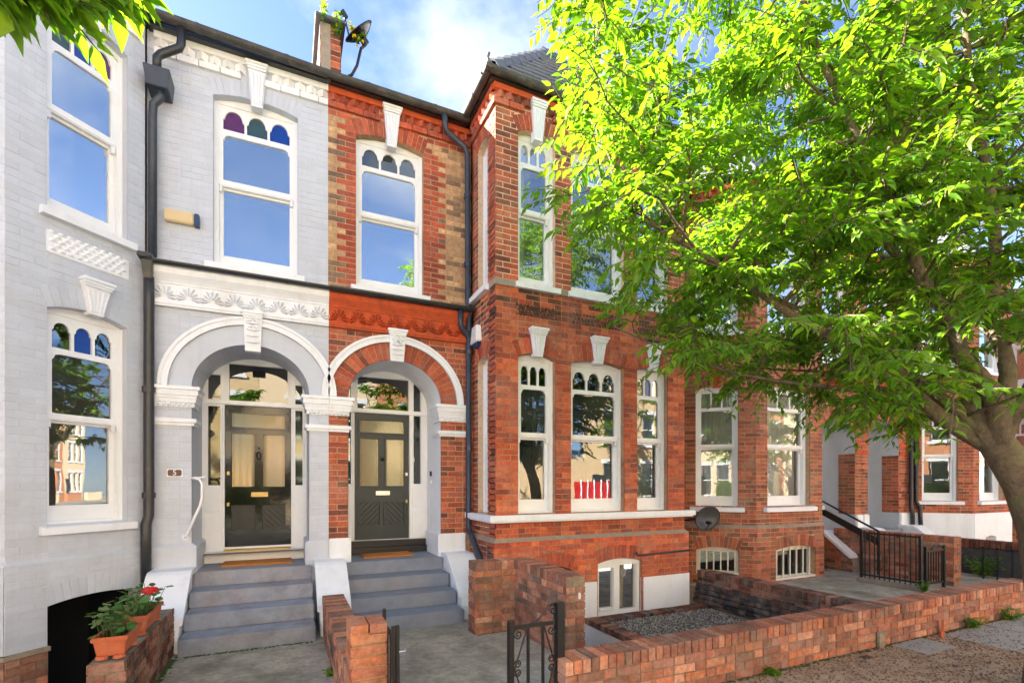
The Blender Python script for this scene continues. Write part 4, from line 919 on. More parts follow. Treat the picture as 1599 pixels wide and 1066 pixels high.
    ou = dict(u0=ac - .47, u1=ac + .47, z0=4.37, zs=6.40, rise=.075, ring=.2, pal=palette); wall(H, ms, f_u, e0, e1, 4.15, 6.98, [ou], palette, 'mortar_warm', ext=0)
    window(H, f_u, ac - .47, ac + .47, dict(UPP, zs=6.40), .075, ('glass_sky',) * 3, style='rect', pane='glass_sky', sill=(.07, .1)); cornice(H, ms, f_u, e0, e1, palette, 'brick')
    xb = xa + .88 + fw + .88
    gutter(H, [(xa - .2, -.12, 7.0), (xa + .81, -1.05, 7.0), (xa + .95 + fw, -1.05, 7.0), (xb + .1, -.1, 7.0)]); gutter(H, [(e0 + .1, -.1, 7.0), (e1 - .1, -.1, 7.0)])
    b = MB(); b.extr([(xa - .1, .1, 7.03), (xa + .82, -1.0, 7.03), (xa + .94 + fw, -1.0, 7.03), (xb + .1, .1, 7.03)], [(xa + 1.0, .8, 8.6), (xa + 1.5, .55, 9.0), (xa + .3 + fw, .55, 9.0), (xb - 1.0, .8, 8.6)]); b.build('bay_roof', 'slate', H)
    room(H, min(xa, e0) + .05, max(xb, e1) - .05, .84, 3.6, [.75, 3.95, 6.97])
    for z in (.78, 3.9, 6.93):
        b = MB(); b.add([(xa + .3, .9, z), (xa + .3, .1, z), (xa + .98, -.62, z), (xa + .78 + fw, -.62, z), (xb - .3, .1, z), (xb - .3, .9, z)], [(0, 1, 2, 3, 4, 5)]); b.build('bay_floor', 'room', H, recalc=False)
    mainroof(H, min(xa, e0) - .35 if xa < e0 else e0, max(xb, e1) if xb > e1 else e1)
    return H, ms
H3, M3 = canted_house('darker red brick house with canted bay and barred basement windows behind the low wall', 6.543, 11.08, 10.06, 11.925, P_THIRD, False, (9.0, 2.0, 0), False)
b = MB(); b.wbox(5.80, 6.56, -.02, .24, -.1, 6.98); b.build('recess_wall', 'mortar_grey', H3)
M3.flush(zmax=3.0, limit=260, xr=[(6.5, 12.2, -.1, 3.0)])
H4, M4 = canted_house('farthest red brick house with white rendered base behind the tree trunk', 13.80, 12.77, 11.935, 13.81, P_RED, True, (15, 2.0, 0), False)
tubeobj(H4, 'downpipe', [[(13.72, -.09, 6.9), (13.72, -.09, 1.25), (13.66, -.12, 1.1), (13.72, -.12, .95), (13.74, -.12, .5)]], .045, 'black_pipe')
tubeobj(H4, 'downpipe', [[(13.86, -.13, 6.9), (13.86, -.13, 1.25), (13.90, -.2, 1.1), (13.84, -.22, .95), (13.88, -.22, .5)]], .045, 'black_pipe')
M4.flush(zmax=2.8, limit=150, xr=[(11.9, 17, .9, 2.8)])

# ------------------------------------------------------------------ steps
steps('worn grey stone steps rising to the glossy black door', -0.985, 0.30, 'step_worn', flanks=((-1.36, -1.0),))
steps('smooth grey painted steps rising to the dark grey door', .69, 2.03, 'step_paint', flanks=((.355, .665), (2.05, 2.385)))
T3 = steps('stone steps behind the black railing climbing to the third front door', 10.47, 11.69, 'step_worn', noses=(-.1, -.42, -.74, -1.06), tops=(.60, .43, .26, .09), flanks=((10.10, 10.44), (11.73, 12.1)), fm='mortar_grey')
mt = Mason(T3, 'brick_old'); ft = Fr(10.10, 0, -90)
for ci in range(9):
    za = -.07 + ci * .075; lim = .89 if za < .12 else (.87 if za < .2 else .36 + (.66 - za - .12) / .79)
    if lim > .1: [mt.rect(ft, round(a, 3), round(c, 3), round(za, 3), round(za + .065, 3), .005, random.choice(P_BROWN + P_THIRD)) for a, c in course_bricks(0, lim, ci, .01)]
mt.flush()
T4 = steps('far steps with white flank wall beside the rendered bay', 12.16, 13.38, 'step_worn', noses=(-.1, -.42, -.74, -1.06), tops=(.60, .43, .26, .09), flanks=((13.40, 13.72),))

# ------------------------------------------------------------------ ground
b = MB(); b.add([(-150, -150, -1.32), (150, -150, -1.32), (150, 150, -1.32), (-150, 150, -1.32)], [(0, 1, 2, 3)]); tag(b.build('ground', 'concrete', recalc=False), kind='structure')
b = MB(); b.wbox(-40, 60, -14.2, -6.32, -1.25, -.12); tag(b.build('road', 'asphalt'), kind='structure')
b = MB(); b.wbox(-40, 60, -6.32, -6.17, -1.2, .005); tag(b.build('kerb', 'stone', bevel=.015), kind='structure')
b = MB(); b.wbox(-40, 60, -6.17, -3.86, -1.2, 0); pav = tag(b.build('pavement', 'tarmac'), kind='structure')
b = MB(); b.wbox(-40, 60, -17.0, -14.2, -1.2, 0); tag(b.build('far_pavement', 'paving'), kind='structure')
def slope(name, x0, x1, y0, y1, za, zb, m, kind='structure'):
    b = MB(); b.add([(x0, y0, za), (x1, y0, za), (x1, y1, zb), (x0, y1, zb), (x0, y0, -1.2), (x1, y0, -1.2), (x1, y1, -1.2), (x0, y1, -1.2)], [(0, 1, 2, 3), (0, 4, 5, 1), (1, 5, 6, 2), (2, 6, 7, 3), (3, 7, 4, 0)]); return tag(b.build(name, m, recalc=False), kind=kind)
slope('garden_path', -1.05, .40, -3.855, -.03, -.004, -.068, 'concrete'); slope('garden_path', .605, 2.68, -3.855, -.03, -.004, -.068, 'concrete')
b = MB(); b.wbox(2.68, 6.1, -3.855, -.9, -1.2, -.98); tag(b.build('lightwell_floor', 'concrete'), kind='structure')
b = MB(); b.wbox(-6, -1.25, -3.855, -.5, -1.2, -1.0); tag(b.build('area_floor', 'concrete'), kind='structure')
b = MB(); b.wbox(6.31, 10.3, -3.64, -.4, -1.2, -.055); tag(b.build('forecourt', 'concrete'), kind='structure')
b = MB(); b.wbox(8.95, 10.3, -3.86, -3.645, -1.2, -.03); b.wbox(10.3, 22, -3.86, -.02, -1.2, -.05); tag(b.build('forecourt', 'concrete'), kind='structure')
for i in range(5):                                            # paving slabs let into the tarmac
    for j in range(3):
        x0 = 6.62 + i * .92 - j * .0; y0 = -3.90 - j * .62
        b = MB(); b.wbox(x0, x0 + .90, y0 - .605, y0, -.02, .006 + random.uniform(-.001, .002)); b.build('paving_slab', 'paving', pav, bevel=.006)
b = MB(); b.wbox(5.72, 6.28, -4.20, -3.87, -.02, .008); b.build('concrete_patch', 'paving', pav, bevel=.01)

# ------------------------------------------------------------------ garden walls
def gwall(label, x0, x1, y0, y1, z0, z1, palette, faces='fblr', coping='x', cap=.10, mortar='mortar_grey', name='garden_wall', cpal=None, extra=None, limit=300, zc=None):
    T = thing(name, label, 'wall', ((x0 + x1) / 2, (y0 + y1) / 2, z0)); ms = Mason(T, 'brick_old'); zt = z1 - (cap if coping else 0)
    b = MB(); b.wbox(x0 + .004, x1 - .004, y0 + .004, y1 - .004, z0 - .1, z1 - .008); b.build('wall_core', mortar, T)
    F = {'f': (Fr(x0, y0, 0), x1 - x0), 'b': (Fr(x1, y1, 180), x1 - x0), 'l': (Fr(x0, y1, -90), y1 - y0), 'r': (Fr(x1, y0, 90), y1 - y0)}
    for k in faces: lay(ms, F[k][0], 0, F[k][1], z0, zt, [], palette, proud=.004, ext=.003, jit=.002)
    cp = cpal or palette
    if coping:
        a, c = (x0, x1) if coping == 'x' else (y0, y1); u = a - .002
        while u < c - .03:
            e = u + random.choice((.062, .065, .068)); e = c + .002 if c - e < .035 else e; dz = random.choice((0, .002, .004)); do = random.choice((.0, .003, .006))
            if coping == 'x': ms.rect(Fr(0, y0, 0), round(u, 3), round(e, 3), round(zt + .004, 3), round(z1 + dz, 3), .006 + do, random.choice(cp), d0=-(y1 - y0) - .006)
            else: ms.rect(Fr(x0, 0, -90), round(-e, 3), round(-u, 3), round(zt + .004, 3), round(z1 + dz, 3), .006 + do, random.choice(cp), d0=-(x1 - x0) - .006)
            u = e + .010
    if extra: extra(T, ms)
    ms.flush(limit=limit); return T
gwall('long low brick wall with brick on edge coping beside the pavement', 1.815, 8.95, -3.85, -3.635, 0, .40, P_GARD, 'flr', 'x')
gwall('small brick wall beside worn steps carrying two terracotta planters', -1.26, -1.04, -2.55, -.90, -1.0, .42, P_BROWN + P_DARK, 'flr', None, cap=.075, cpal=P_BROWN)
def mid_extra(T, ms):
    b = MB(); b.wbox(.384, .596, -3.596, -3.374, -.1, .69); b.build('pier_core', 'mortar_warm', T)
    PP = pal((196, 124, 80), (186, 112, 74), (176, 104, 74))
    for fr_, L_ in ((Fr(.38, -3.60, 0), .22), (Fr(.38, -3.37, -90), .23), (Fr(.60, -3.60, 90), .23)):
        for i in range(10): z = -.03 + i * .075; ms.rect(fr_, 0, L_, round(z, 3), round(z + .065, 3), .006 + random.choice((0, .002)), random.choice(PP))
    ms.rect(Fr(.374, -3.60, 0), 0, .112, .70, .768, .006, random.choice(PP), d0=-.24); ms.rect(Fr(.374, -3.60, 0), .122, .232, .70, .766, .008, random.choice(PP), d0=-.24)
gwall('narrow brick wall with tall end pier between the two front paths', .385, .60, -3.36, -.88, -.07, .40, P_BROWN + P_GARD[:9], 'flr', 'y', extra=mid_extra)
TB = thing('garden_wall', 'L shaped brick bin enclosure wall right of the painted steps', 'wall', (2.3, -1.8, -.06)); mb_ = Mason(TB, 'brick_old')
b = MB(); b.wbox(1.964, 2.666, -1.606, -1.404, -.15, .77); b.wbox(2.464, 2.666, -2.786, -1.6, -1.0, .769); b.build('wall_core', 'mortar_grey', TB)
PB = P_GARD + P_BROWN[:6]
for fr_, L_, pl in ((Fr(1.96, -1.61, 0), .50, P_GARD), (Fr(1.96, -1.40, -90), .21, PB), (Fr(2.46, -1.61, -90), 1.18, P_BROWN + PB), (Fr(2.46, -2.79, 0), .21, P_GARD[9:]), (Fr(2.67, -2.79, 90), 1.39, PB)):
    lay(mb_, fr_, 0, L_, -.07 if L_ < 1 else -.07, .68, [], pl, proud=.004, ext=.003, jit=.002)
for i in range(6): u = 1.96 + i * .0835; mb_.rect(Fr(0, -1.61, 0), round(u, 3), round(u + .072, 3), .685, .782, .006, random.choice(P_GARD), d0=-.216)
for i in range(18): u = 1.405 + i * .0772; mb_.rect(Fr(2.46, 0, -90), round(u, 3), round(u + .066, 3), .685, round(.782 + random.choice((0, .003)), 3), .006, random.choice(PB), d0=-.216)
mb_.flush()
b = MB(); b.box(Fr(2.46, -2.79, 0), .13, .155, .555, .62, 0, .02); bl = b.build('wall_light', 'plastic_white', bevel=.006); tag(bl, 'tiny white light fixed to the end of the bin enclosure wall', 'light')
def blue_extra(T, ms):
    fr_ = Fr(6.09, -.86, -90)
    for (z, e) in ((-.21, .10), (-.135, .075), (-.06, .05), (.015, .03)):
        n = 22
        for i in range(n): ms.rect(fr_, round(i * .125, 3), round(i * .125 + .116, 3), z, round(z + .062, 3), e, random.choice(P_BLUE), d0=-.02)
gwall('low boundary wall with blue black brick footing beside the gravel bed', 6.09, 6.31, -3.62, -.86, -.24, .28, P_BROWN + P_DARK, 'lr', 'y', extra=blue_extra)
gwall('tall brick path wall seen behind the black railing', 10.30, 10.52, -2.42, -.4, -.06, .77, P_THIRD + P_GARD, 'flr', 'y')
TD = thing('garden_wall', 'dark rendered wall with brick coping near the tree trunk', 'wall', (12.1, -2.3, -.05)); b = MB(); b.wbox(12.0, 12.2, -3.6, -1.15, -.1, .44); b.build('wall_body', 'render_dark', TD)
md = Mason(TD); 
for i in range(32): u = 1.16 + i * .0765; md.rect(Fr(12.0, 0, -90), round(u, 3), round(u + .066, 3), .445, .61, .012, random.choice(P_DARK), d0=-.21)
md.flush()

# gravel bed over the light well
GB = thing('gravel_bed', 'raised bed of grey gravel with dark brick edging under the bay', 'gravel bed', (5.0, -2.3, -.3))
b = MB(); b.wbox(3.90, 6.085, -3.63, -.955, -.98, -.275); b.build('bed_slab', 'concrete', GB)
b = MB(); b.wbox(3.87, 3.905, -3.63, -.955, -.98, -.31); b.build('lightwell_wall', 'white_paint', GB)
mg = Mason(GB, 'brick_old')
for i in range(34): u = .96 + i * .077; mg.rect(Fr(3.86, 0, -90), round(u, 3), round(u + .068, 3), -.305, round(-.225 + random.choice((0, .004)), 3), .0, random.choice(P_BROWN + P_DARK), d0=-.20)
for i in range(25): u = 4.07 + i * .08; mg.rect(Fr(0, -1.16, 0), round(u, 3), round(u + .07, 3), -.29, round(-.228 + random.choice((0, .003)), 3), 0, random.choice(P_BLUE + P_DARK), d0=-.19)
mg.flush()
def stones(name, parent, n, area, z, cols, s0, s1, matn='gravel'):
    x0, x1, y0, y1 = area; mb = MB()
    for i in range(n):
        x, y = random.uniform(x0, x1), random.uniform(y0, y1); s = random.uniform(s0, s1); a = random.uniform(0, 6.28); c = random.choice(cols)
        zz = z + random.uniform(0, s * .7); ca, sa = math.cos(a), math.sin(a); sx, sy, sz = s, s * random.uniform(.5, .9), s * random.uniform(.4, .7)
        P = [(sx, 0, 0), (0, sy, .1 * s), (-sx, 0, 0), (0, -sy, 0), (random.uniform(-.3, .3) * s, random.uniform(-.3, .3) * s, sz), (0, 0, -sz)]
        mb.add([(x + p[0] * ca - p[1] * sa, y + p[0] * sa + p[1] * ca, zz + p[2]) for p in P], [(0, 1, 4), (1, 2, 4), (2, 3, 4), (3, 0, 4), (1, 0, 5), (2, 1, 5), (3, 2, 5), (0, 3, 5)], c)
    return tag(mb.build(name, matn, parent, recalc=False), kind='stuff')
stones('gravel', GB, 16000, (4.06, 6.0, -3.62, -1.16), -.272, pal((112, 110, 108), (90, 90, 91), (134, 130, 124), (70, 71, 74), (176, 172, 164)), .008, .018)
pg = stones('gravel', None, 12000, (1.9, 8.6, -5.3, -3.87), .0, pal((150, 118, 84), (110, 84, 62), (176, 148, 112), (128, 78, 44), (90, 76, 62)), .005, .014); tag(pg, 'loose brown grit and leaf litter over the tarmac pavement', 'gravel')

# ------------------------------------------------------------------ gates and railings
def spiral(c, r, turns, sx, sz, n=22, y=0):
    return [(c[0] + sx * r * (1 - .78 * i / n) * math.cos(turns * 2 * math.pi * i / n), y, c[1] + sz * r * (1 - .78 * i / n) * math.sin(turns * 2 * math.pi * i / n)) for i in range(n + 1)]
G1 = thing('garden_gate', 'black wrought iron gate leaf with scrolls beside the long low wall', 'gate', (1.6, -3.72, 0))
YG = -3.72
def gbox(T, name, x0, x1, z0, z1, t=.02, y=YG, bv=.004):
    b = MB(); b.wbox(x0, x1, y - t, y + t, z0, z1); return b.build(name, 'black_metal', T, bevel=bv)
gbox(G1, 'hinge_post', 1.81, 1.875, -.1, .80, .03); gbox(G1, 'stile', 1.425, 1.468, .02, .695, .02)
gbox(G1, 'top_rail', 1.47, 1.81, .645, .672, .012); gbox(G1, 'bottom_rail', 1.47, 1.81, .05, .08, .012)
for x in (1.585, 1.705): gbox(G1, 'bar', x - .010, x + .010, .08, .645, .009, bv=.002)
b = MB(); b.tube([(1.447, YG, .69), (1.447, YG, .712)], .026, 12); b.build('stile_cap', 'black_metal', G1)
for k, (sx, xs, xb) in enumerate(((1, 1.47, 1.575), (-1, 1.81, 1.715))):
    for sgn, zc in ((1, .50), (-1, .22)):
        b = MB(); b.tube([(xs, YG, zc - sgn * .16), (xb, YG, zc + sgn * .14)], .006, 6); b.build('scroll_brace', 'black_metal', G1)
    for zc, sz in ((.395, 1), (.335, -1)):
        b = MB(); b.tube(spiral((xs + sx * .032, zc), .030, 1.6, -sx, sz, y=YG), .0055, 6); b.build('scroll', 'black_metal', G1)
    b = MB(); b.tube(spiral((xs + sx * .035, .605), .032, 1.3, -sx, -1, y=YG), .0055, 6); b.build('scroll', 'black_metal', G1)
b = MB(); b.tube([(1.60, YG, .672), (1.66, YG, .69), (1.72, YG, .74), (1.745, YG, .79), (1.80, YG, .80)], .006, 6); b.tube(spiral((1.79, .75), .04, 1.5, -1, 1, y=YG), .006, 6); b.build('crest_scroll', 'black_metal', G1)
G2 = thing('garden_gate', 'black gate leaf standing open against the brick end pier', 'gate', (.63, -3.5, 0))
b = MB(); b.wbox(.61, .635, -3.73, -3.70, -.1, .77); b.build('hinge_post', 'black_metal', G2, bevel=.004)
b = MB(); b.wbox(.64, .664, -3.72, -3.69, .0, .77); b.build('stile', 'black_metal', G2, bevel=.004)
b = MB(); b.wbox(.64, .664, -3.25, -3.22, .0, .77); b.build('stile', 'black_metal', G2, bevel=.004)
for z in (.05, .64): 
    b = MB(); b.wbox(.646, .66, -3.69, -3.25, z, z + .028); b.build('rail', 'black_metal', G2)
for y in (-3.58, -3.47, -3.36): 
    b = MB(); b.wbox(.647, .659, y - .009, y + .009, .078, .64); b.build('bar', 'black_metal', G2)
b = MB(); b.tube([(.66, -3.715, .60), (.70, -3.715, .60), (.70, -3.715, .615)], .008, 6); b.build('latch', 'steel', G2)
RL = thing('railing', 'black iron railing on a stone kerb in front of the path wall', 'railing', (9.33, -1.9, 0))
b = MB(); b.wbox(9.25, 9.41, -2.45, -1.45, -.06, .02); b.build('kerb', 'stone', RL, bevel=.01)
for z in (.06, .80): 
    b = MB(); b.wbox(9.322, 9.338, -2.40, -1.5, z, z + .03); b.build('rail', 'black_metal', RL)
for i in range(11): 
    b = MB(); y = -1.56 - i * .078; b.wbox(9.323, 9.337, y - .007, y + .007, .0, .855); b.build('bar', 'black_metal', RL)
for y in (-1.50, -2.40): 
    b = MB(); b.wbox(9.31, 9.35, y - .02, y + .02, -.05, .86 if y > -2 else .84); b.build('post', 'black_metal', RL)
G3 = thing('garden_gate', 'small black iron gate between the railing and brick path wall', 'gate', (9.7, -2.42, 0))
for x in (9.44, 9.98): 
    b = MB(); b.wbox(x - .02, x + .02, -2.44, -2.40, -.04, .66); b.build('stile', 'black_metal', G3)
for z in (.04, .57): 
    b = MB(); b.wbox(9.46, 9.96, -2.43, -2.41, z, z + .03); b.build('rail', 'black_metal', G3)
for i in range(6): 
    b = MB(); x = 9.52 + i * .077; b.wbox(x - .007, x + .007, -2.428, -2.412, .07, .57); b.build('bar', 'black_metal', G3)
b = MB(); b.tube([(9.62, -2.42, .60), (9.7, -2.42, .66), (9.8, -2.42, .68), (9.9, -2.42, .64)], .02, 6); b.build('crest_scroll', 'black_metal', G3)
HR = thing('handrail', 'sloping black iron handrail beside the far stone steps', 'handrail', (10.0, -.8, .6))
b = MB(); b.tube([(9.95, -.30, 1.37), (9.95, -1.45, .80)], .02, 8); b.build('rail', 'black_metal', HR)
b = MB(); b.loop(Fr(9.96, 0, -90), [(.30, 1.08), (1.45, .52), (1.45, .66), (.30, 1.22)], -.02, .0); b.build('side_board', 'black_metal', HR)
for y in (-.35, -1.43): 
    b = MB(); z = 1.37 - (-.30 - y) * .496; b.wbox(9.94, 9.96, y - .012, y + .012, .0, z); b.build('post', 'black_metal', HR)
RW = thing('railing', 'thin dark railing bars in front of the dark rendered wall', 'railing', (11.6, -3.0, 0))
for i in range(7): 
    b = MB(); y = -2.3 - i * .2; b.wbox(11.55, 11.57, y - .009, y + .009, -.05, .55); b.build('bar', 'black_metal', RW)
b = MB(); b.wbox(11.55, 11.57, -3.55, -2.25, .5, .53); b.build('rail', 'black_metal', RW)
# ------------------------------------------------------------------ small things
def text(s, size, loc, rot, m, parent, ext=.002):
    c = bpy.data.curves.new('numeral', 'FONT'); c.body = s; c.size = size; c.extrude = ext; c.align_x = 'CENTER'; c.align_y = 'CENTER'; c.materials.append(MATS[m])
    tmp = bpy.data.objects.new('numeral_text', c); COL.objects.link(tmp); dg = bpy.context.evaluated_depsgraph_get(); me = bpy.data.meshes.new_from_object(tmp.evaluated_get(dg)); bpy.data.objects.remove(tmp)
    o = bpy.data.objects.new('numeral', me); COL.objects.link(o); o.rotation_euler = rot; o.parent = parent; o.location = Vector(loc) - (Vector(parent.location) if parent.parent is None and parent.type == 'EMPTY' else Vector((0, 0, 0))); return o
NP = thing('number_plate', 'small brown enamel plate reading 5 on the grey entrance pier', 'number plate', (-1.185, -.006, 1.808))
b = MB(); b.box(f_e, -1.262, -1.108, 1.763, 1.853, .003, .010); b.build('plate_rim', 'joinery', NP); b = MB(); b.loop(f_e, [(-1.254, 1.785), (-1.24, 1.771), (-1.13, 1.771), (-1.116, 1.785), (-1.116, 1.831), (-1.13, 1.845), (-1.24, 1.845), (-1.254, 1.831)], .009, .013); b.build('plate_face', 'plate_brown', NP)
text('5', .085, (-1.185, -.0135, 1.808), (R(90), 0, 0), 'joinery', NP)
AB = thing('alarm_box', 'weathered cream alarm box with blue end beside the upstairs window', 'alarm box', (-1.1, .06, 4.85))
b = MB(); b.box(f_u, -1.295, -1.0, 4.765, 4.905, .002, .075); b.build('casing', 'plastic_cream', AB, bevel=.012); b = MB(); b.box(f_u, -.998, -.945, 4.755, 4.90, .002, .085); b.build('end_cap', 'plastic_blue', AB, bevel=.008)
AW = thing('alarm_box', 'white tapered alarm box high on the side of the red brick bay', 'alarm box', (2.48, -.26, 3.75))
b = MB(); b.extr([bs(.14, 3.93, .0), bs(.36, 3.93, .0), bs(.34, 3.94, .075), bs(.16, 3.94, .075)], [bs(.10, 3.70, .0), bs(.40, 3.70, .0), bs(.385, 3.69, .085), bs(.115, 3.69, .085)]); b.build('casing', 'plastic_white', AW, bevel=.012)
b = MB(); b.extr([bs(.12, 3.685, .0), bs(.38, 3.685, .0), bs(.37, 3.685, .075), bs(.13, 3.685, .075)], [bs(.18, 3.63, .0), bs(.32, 3.63, .0), bs(.31, 3.63, .05), bs(.19, 3.63, .05)]); b.build('sounder', 'plastic_blue', AW, bevel=.006)
DB = thing('doorbell', 'small dark door entry box on the white porch wall', 'doorbell', (2.0, .55, 1.8)); b = MB(); b.wbox(2.0, 2.025, .46, .50, 1.80, 1.87); b.build('casing', 'black_metal', DB, bevel=.003); b = MB(); b.wbox(2.0, 2.025, .46, .51, 1.68, 1.74); b.build('push_button', 'plastic_white', DB, bevel=.003)
def mat_obj(label, x0, x1, y0, y1, z):
    b = MB(); n = 14
    b.wbox(x0, x1, y0, y1, z, z + .024); o = b.build('doormat', 'coir', bevel=.006); tag(o, label, 'doormat')
mat_obj('brown coir doormat at the glossy black door', -.74, .07, .16, .56, .642); mat_obj('brown coir doormat on the smooth painted steps', .98, 1.68, .16, .55, .642)
HN = thing('handrail', 'bent white metal grab rail on the grey entrance pier', 'handrail', (-1.0, 0, 1.3))
b = MB(); b.tube([(-1.02, .01, 1.745), (-.98, -.05, 1.75), (-.93, -.06, 1.73), (-.905, -.06, 1.68), (-.905, -.06, 1.52), (-.925, -.06, 1.42), (-1.06, -.06, 1.08), (-1.075, -.05, 1.055), (-1.08, .0, 1.05)], .016, 8); b.build('rail', 'joinery', HN, smooth=True)
b = MB(); b.tube([(-1.08, -.002, 1.05), (-1.08, -.012, 1.05)], .035, 12); b.tube([(-.98, -.03, 1.75), (-.88, .0, 1.76)], .012, 7); b.build('bracket', 'joinery', HN)

def dish(label, c, nrm, rx, ry, matn, arm, group=None, lnb=.34, mesh=False):
    T = thing('satellite_dish', label, 'satellite dish', c, group); n = Vector(nrm).normalized(); s = n.cross(Vector((0, 0, 1))).normalized(); u = s.cross(n)
    b = MB(); N = 28; Rn = 6; vs = []; fs = []; C0 = Vector(c)
    for k, off in ((0, 0.0), (1, -.008)):
        for r_ in range(Rn + 1):
            for i in range(N): t = 2 * math.pi * i / N; f = r_ / Rn; vs.append(tuple(C0 + s * (rx * f * math.cos(t)) + u * (ry * f * math.sin(t)) + n * (.085 * f * f + off)))
    M_ = (Rn + 1) * N
    for k in (0, 1):
        for r_ in range(Rn):
            for i in range(N): q_ = (k * M_ + r_ * N + i, k * M_ + r_ * N + (i + 1) % N, k * M_ + (r_ + 1) * N + (i + 1) % N, k * M_ + (r_ + 1) * N + i); fs.append(q_ if k == 0 else q_[::-1])
    for i in range(N): fs.append((Rn * N + i, Rn * N + (i + 1) % N, M_ + Rn * N + (i + 1) % N, M_ + Rn * N + i))
    b.add(vs, fs); b.build('reflector', matn, T, smooth=True, recalc=False)
    foot = C0 - u * ry * .95 + n * .08; tip = C0 + n * lnb - u * ry * .35
    b = MB(); b.tube([tuple(C0 - n * .03 - u * ry * .5), tuple(foot), tuple(tip)], .012, 7); b.build('feed_arm', 'black_metal', T)
    b = MB(); b.tube([tuple(tip + n * .03), tuple(tip - n * .05), tuple(tip - n * .06)], [.028, .03, .022], 10); b.build('receiver', 'black_metal', T)
    b = MB(); b.tube(arm, .018, 8); b.tube([tuple(C0 - n * .01), tuple(C0 - n * .07)], .05, 10); b.build('mounting_bracket', 'black_metal', T)
    b = MB(); b.tube([tuple(C0 + s * (rx * math.cos(t)) + u * (ry * math.sin(t)) + n * .083) for t in [2 * math.pi * i / 30 for i in range(31)]], .008, 6, cap=False); b.build('rim', 'black_metal', T)
    return T
dish('weathered satellite dish on a bracket above the eaves gutter', (.92, -.16, 7.55), (-.62, -.25, .62), .20, .21, 'dish_mesh', [(.72, -.05, 7.05), (.79, -.12, 7.06), (.85, -.15, 7.18), (.90, -.15, 7.42), (.96, -.14, 7.50)], lnb=.30)
dish('dark grey oval satellite dish fixed beside the canted bay', (6.36, -.72, 1.115), (.25, -.93, -.12), .385, .20, 'dish_grey', [(6.30, -.62, 1.1), (6.28, -.45, 1.05), (6.28, -.02, 1.05)], lnb=.12)

# ------------------------------------------------------------------ leaves
def leaf_arrays(kind='cherry'):
    if kind == 'cherry':
        V = np.array([(0, 0, 0), (.20, .19, .035), (.20, 0, -.03), (.20, -.19, .035), (.52, .25, .03), (.52, 0, -.06), (.52, -.25, .03), (.82, .14, -.06), (.82, 0, -.13), (.82, -.14, -.06), (1.2, 0, -.30)])
        Q = [(0, 2, 1), (0, 3, 2), (1, 2, 5, 4), (2, 3, 6, 5), (4, 5, 8, 7), (5, 6, 9, 8), (7, 8, 10), (8, 9, 10)]
    else:
        n = 10; V = [(.5, 0, -.06)] + [(.5 + .5 * math.cos(t) * (1 if abs(t - math.pi) > .4 else .75), .55 * math.sin(t), .05 * math.sin(3 * t)) for t in [2 * math.pi * i / n for i in range(n)]]; V = np.array(V); Q = [(0, i + 1, (i + 1) % n + 1) for i in range(n)]
    return V, Q
def basis(D, Nn):
    D = D / np.linalg.norm(D, axis=1, keepdims=True); S_ = np.cross(Nn, D); S_ /= np.linalg.norm(S_, axis=1, keepdims=True) + 1e-9; U = np.cross(D, S_); return D, S_, U
def leaf_mesh(name, P, D, Nn, size, cols, m, parent, kind='cherry'):
    V, Q = leaf_arrays(kind); D, S_, U = basis(D, Nn); N = len(P); k = len(V)
    W = P[:, None, :] + size[:, None, None] * (V[None, :, 0:1] * D[:, None, :] + V[None, :, 1:2] * S_[:, None, :] + V[None, :, 2:3] * U[:, None, :])
    me = bpy.data.meshes.new(name); me.vertices.add(N * k); me.vertices.foreach_set('co', W.astype(np.float32).ravel())
    loops = []; starts = []; tot = []; c = 0
    for f in Q: starts.append(c); tot.append(len(f)); loops += list(f); c += len(f)
    loops = np.array(loops); starts = np.array(starts); tot = np.array(tot)
    LI = (loops[None, :] + (np.arange(N) * k)[:, None]).ravel(); LS = (starts[None, :] + (np.arange(N) * c)[:, None]).ravel(); LT = np.tile(tot, N)
    me.loops.add(len(LI)); me.loops.foreach_set('vertex_index', LI.astype(np.int32)); me.polygons.add(len(LS)); me.polygons.foreach_set('loop_start', LS.astype(np.int32)); me.polygons.foreach_set('loop_total', LT.astype(np.int32))
    me.update(calc_edges=True); a = me.color_attributes.new('col', 'FLOAT_COLOR', 'POINT')
    cc = np.ones((N, k, 4), np.float32); cc[:, :, :3] = cols[:, None, :]; a.data.foreach_set('color', cc.ravel()); me.polygons.foreach_set('use_smooth', np.ones(len(LS), bool))
    me.materials.append(MATS[m]); me.validate(); return link(bpy.data.objects.new(name, me), parent)
LEAFC = np.array([(.11, .25, .02), (.13, .285, .022), (.16, .32, .024), (.095, .22, .024), (.19, .32, .026)])
LEAF_ME = []
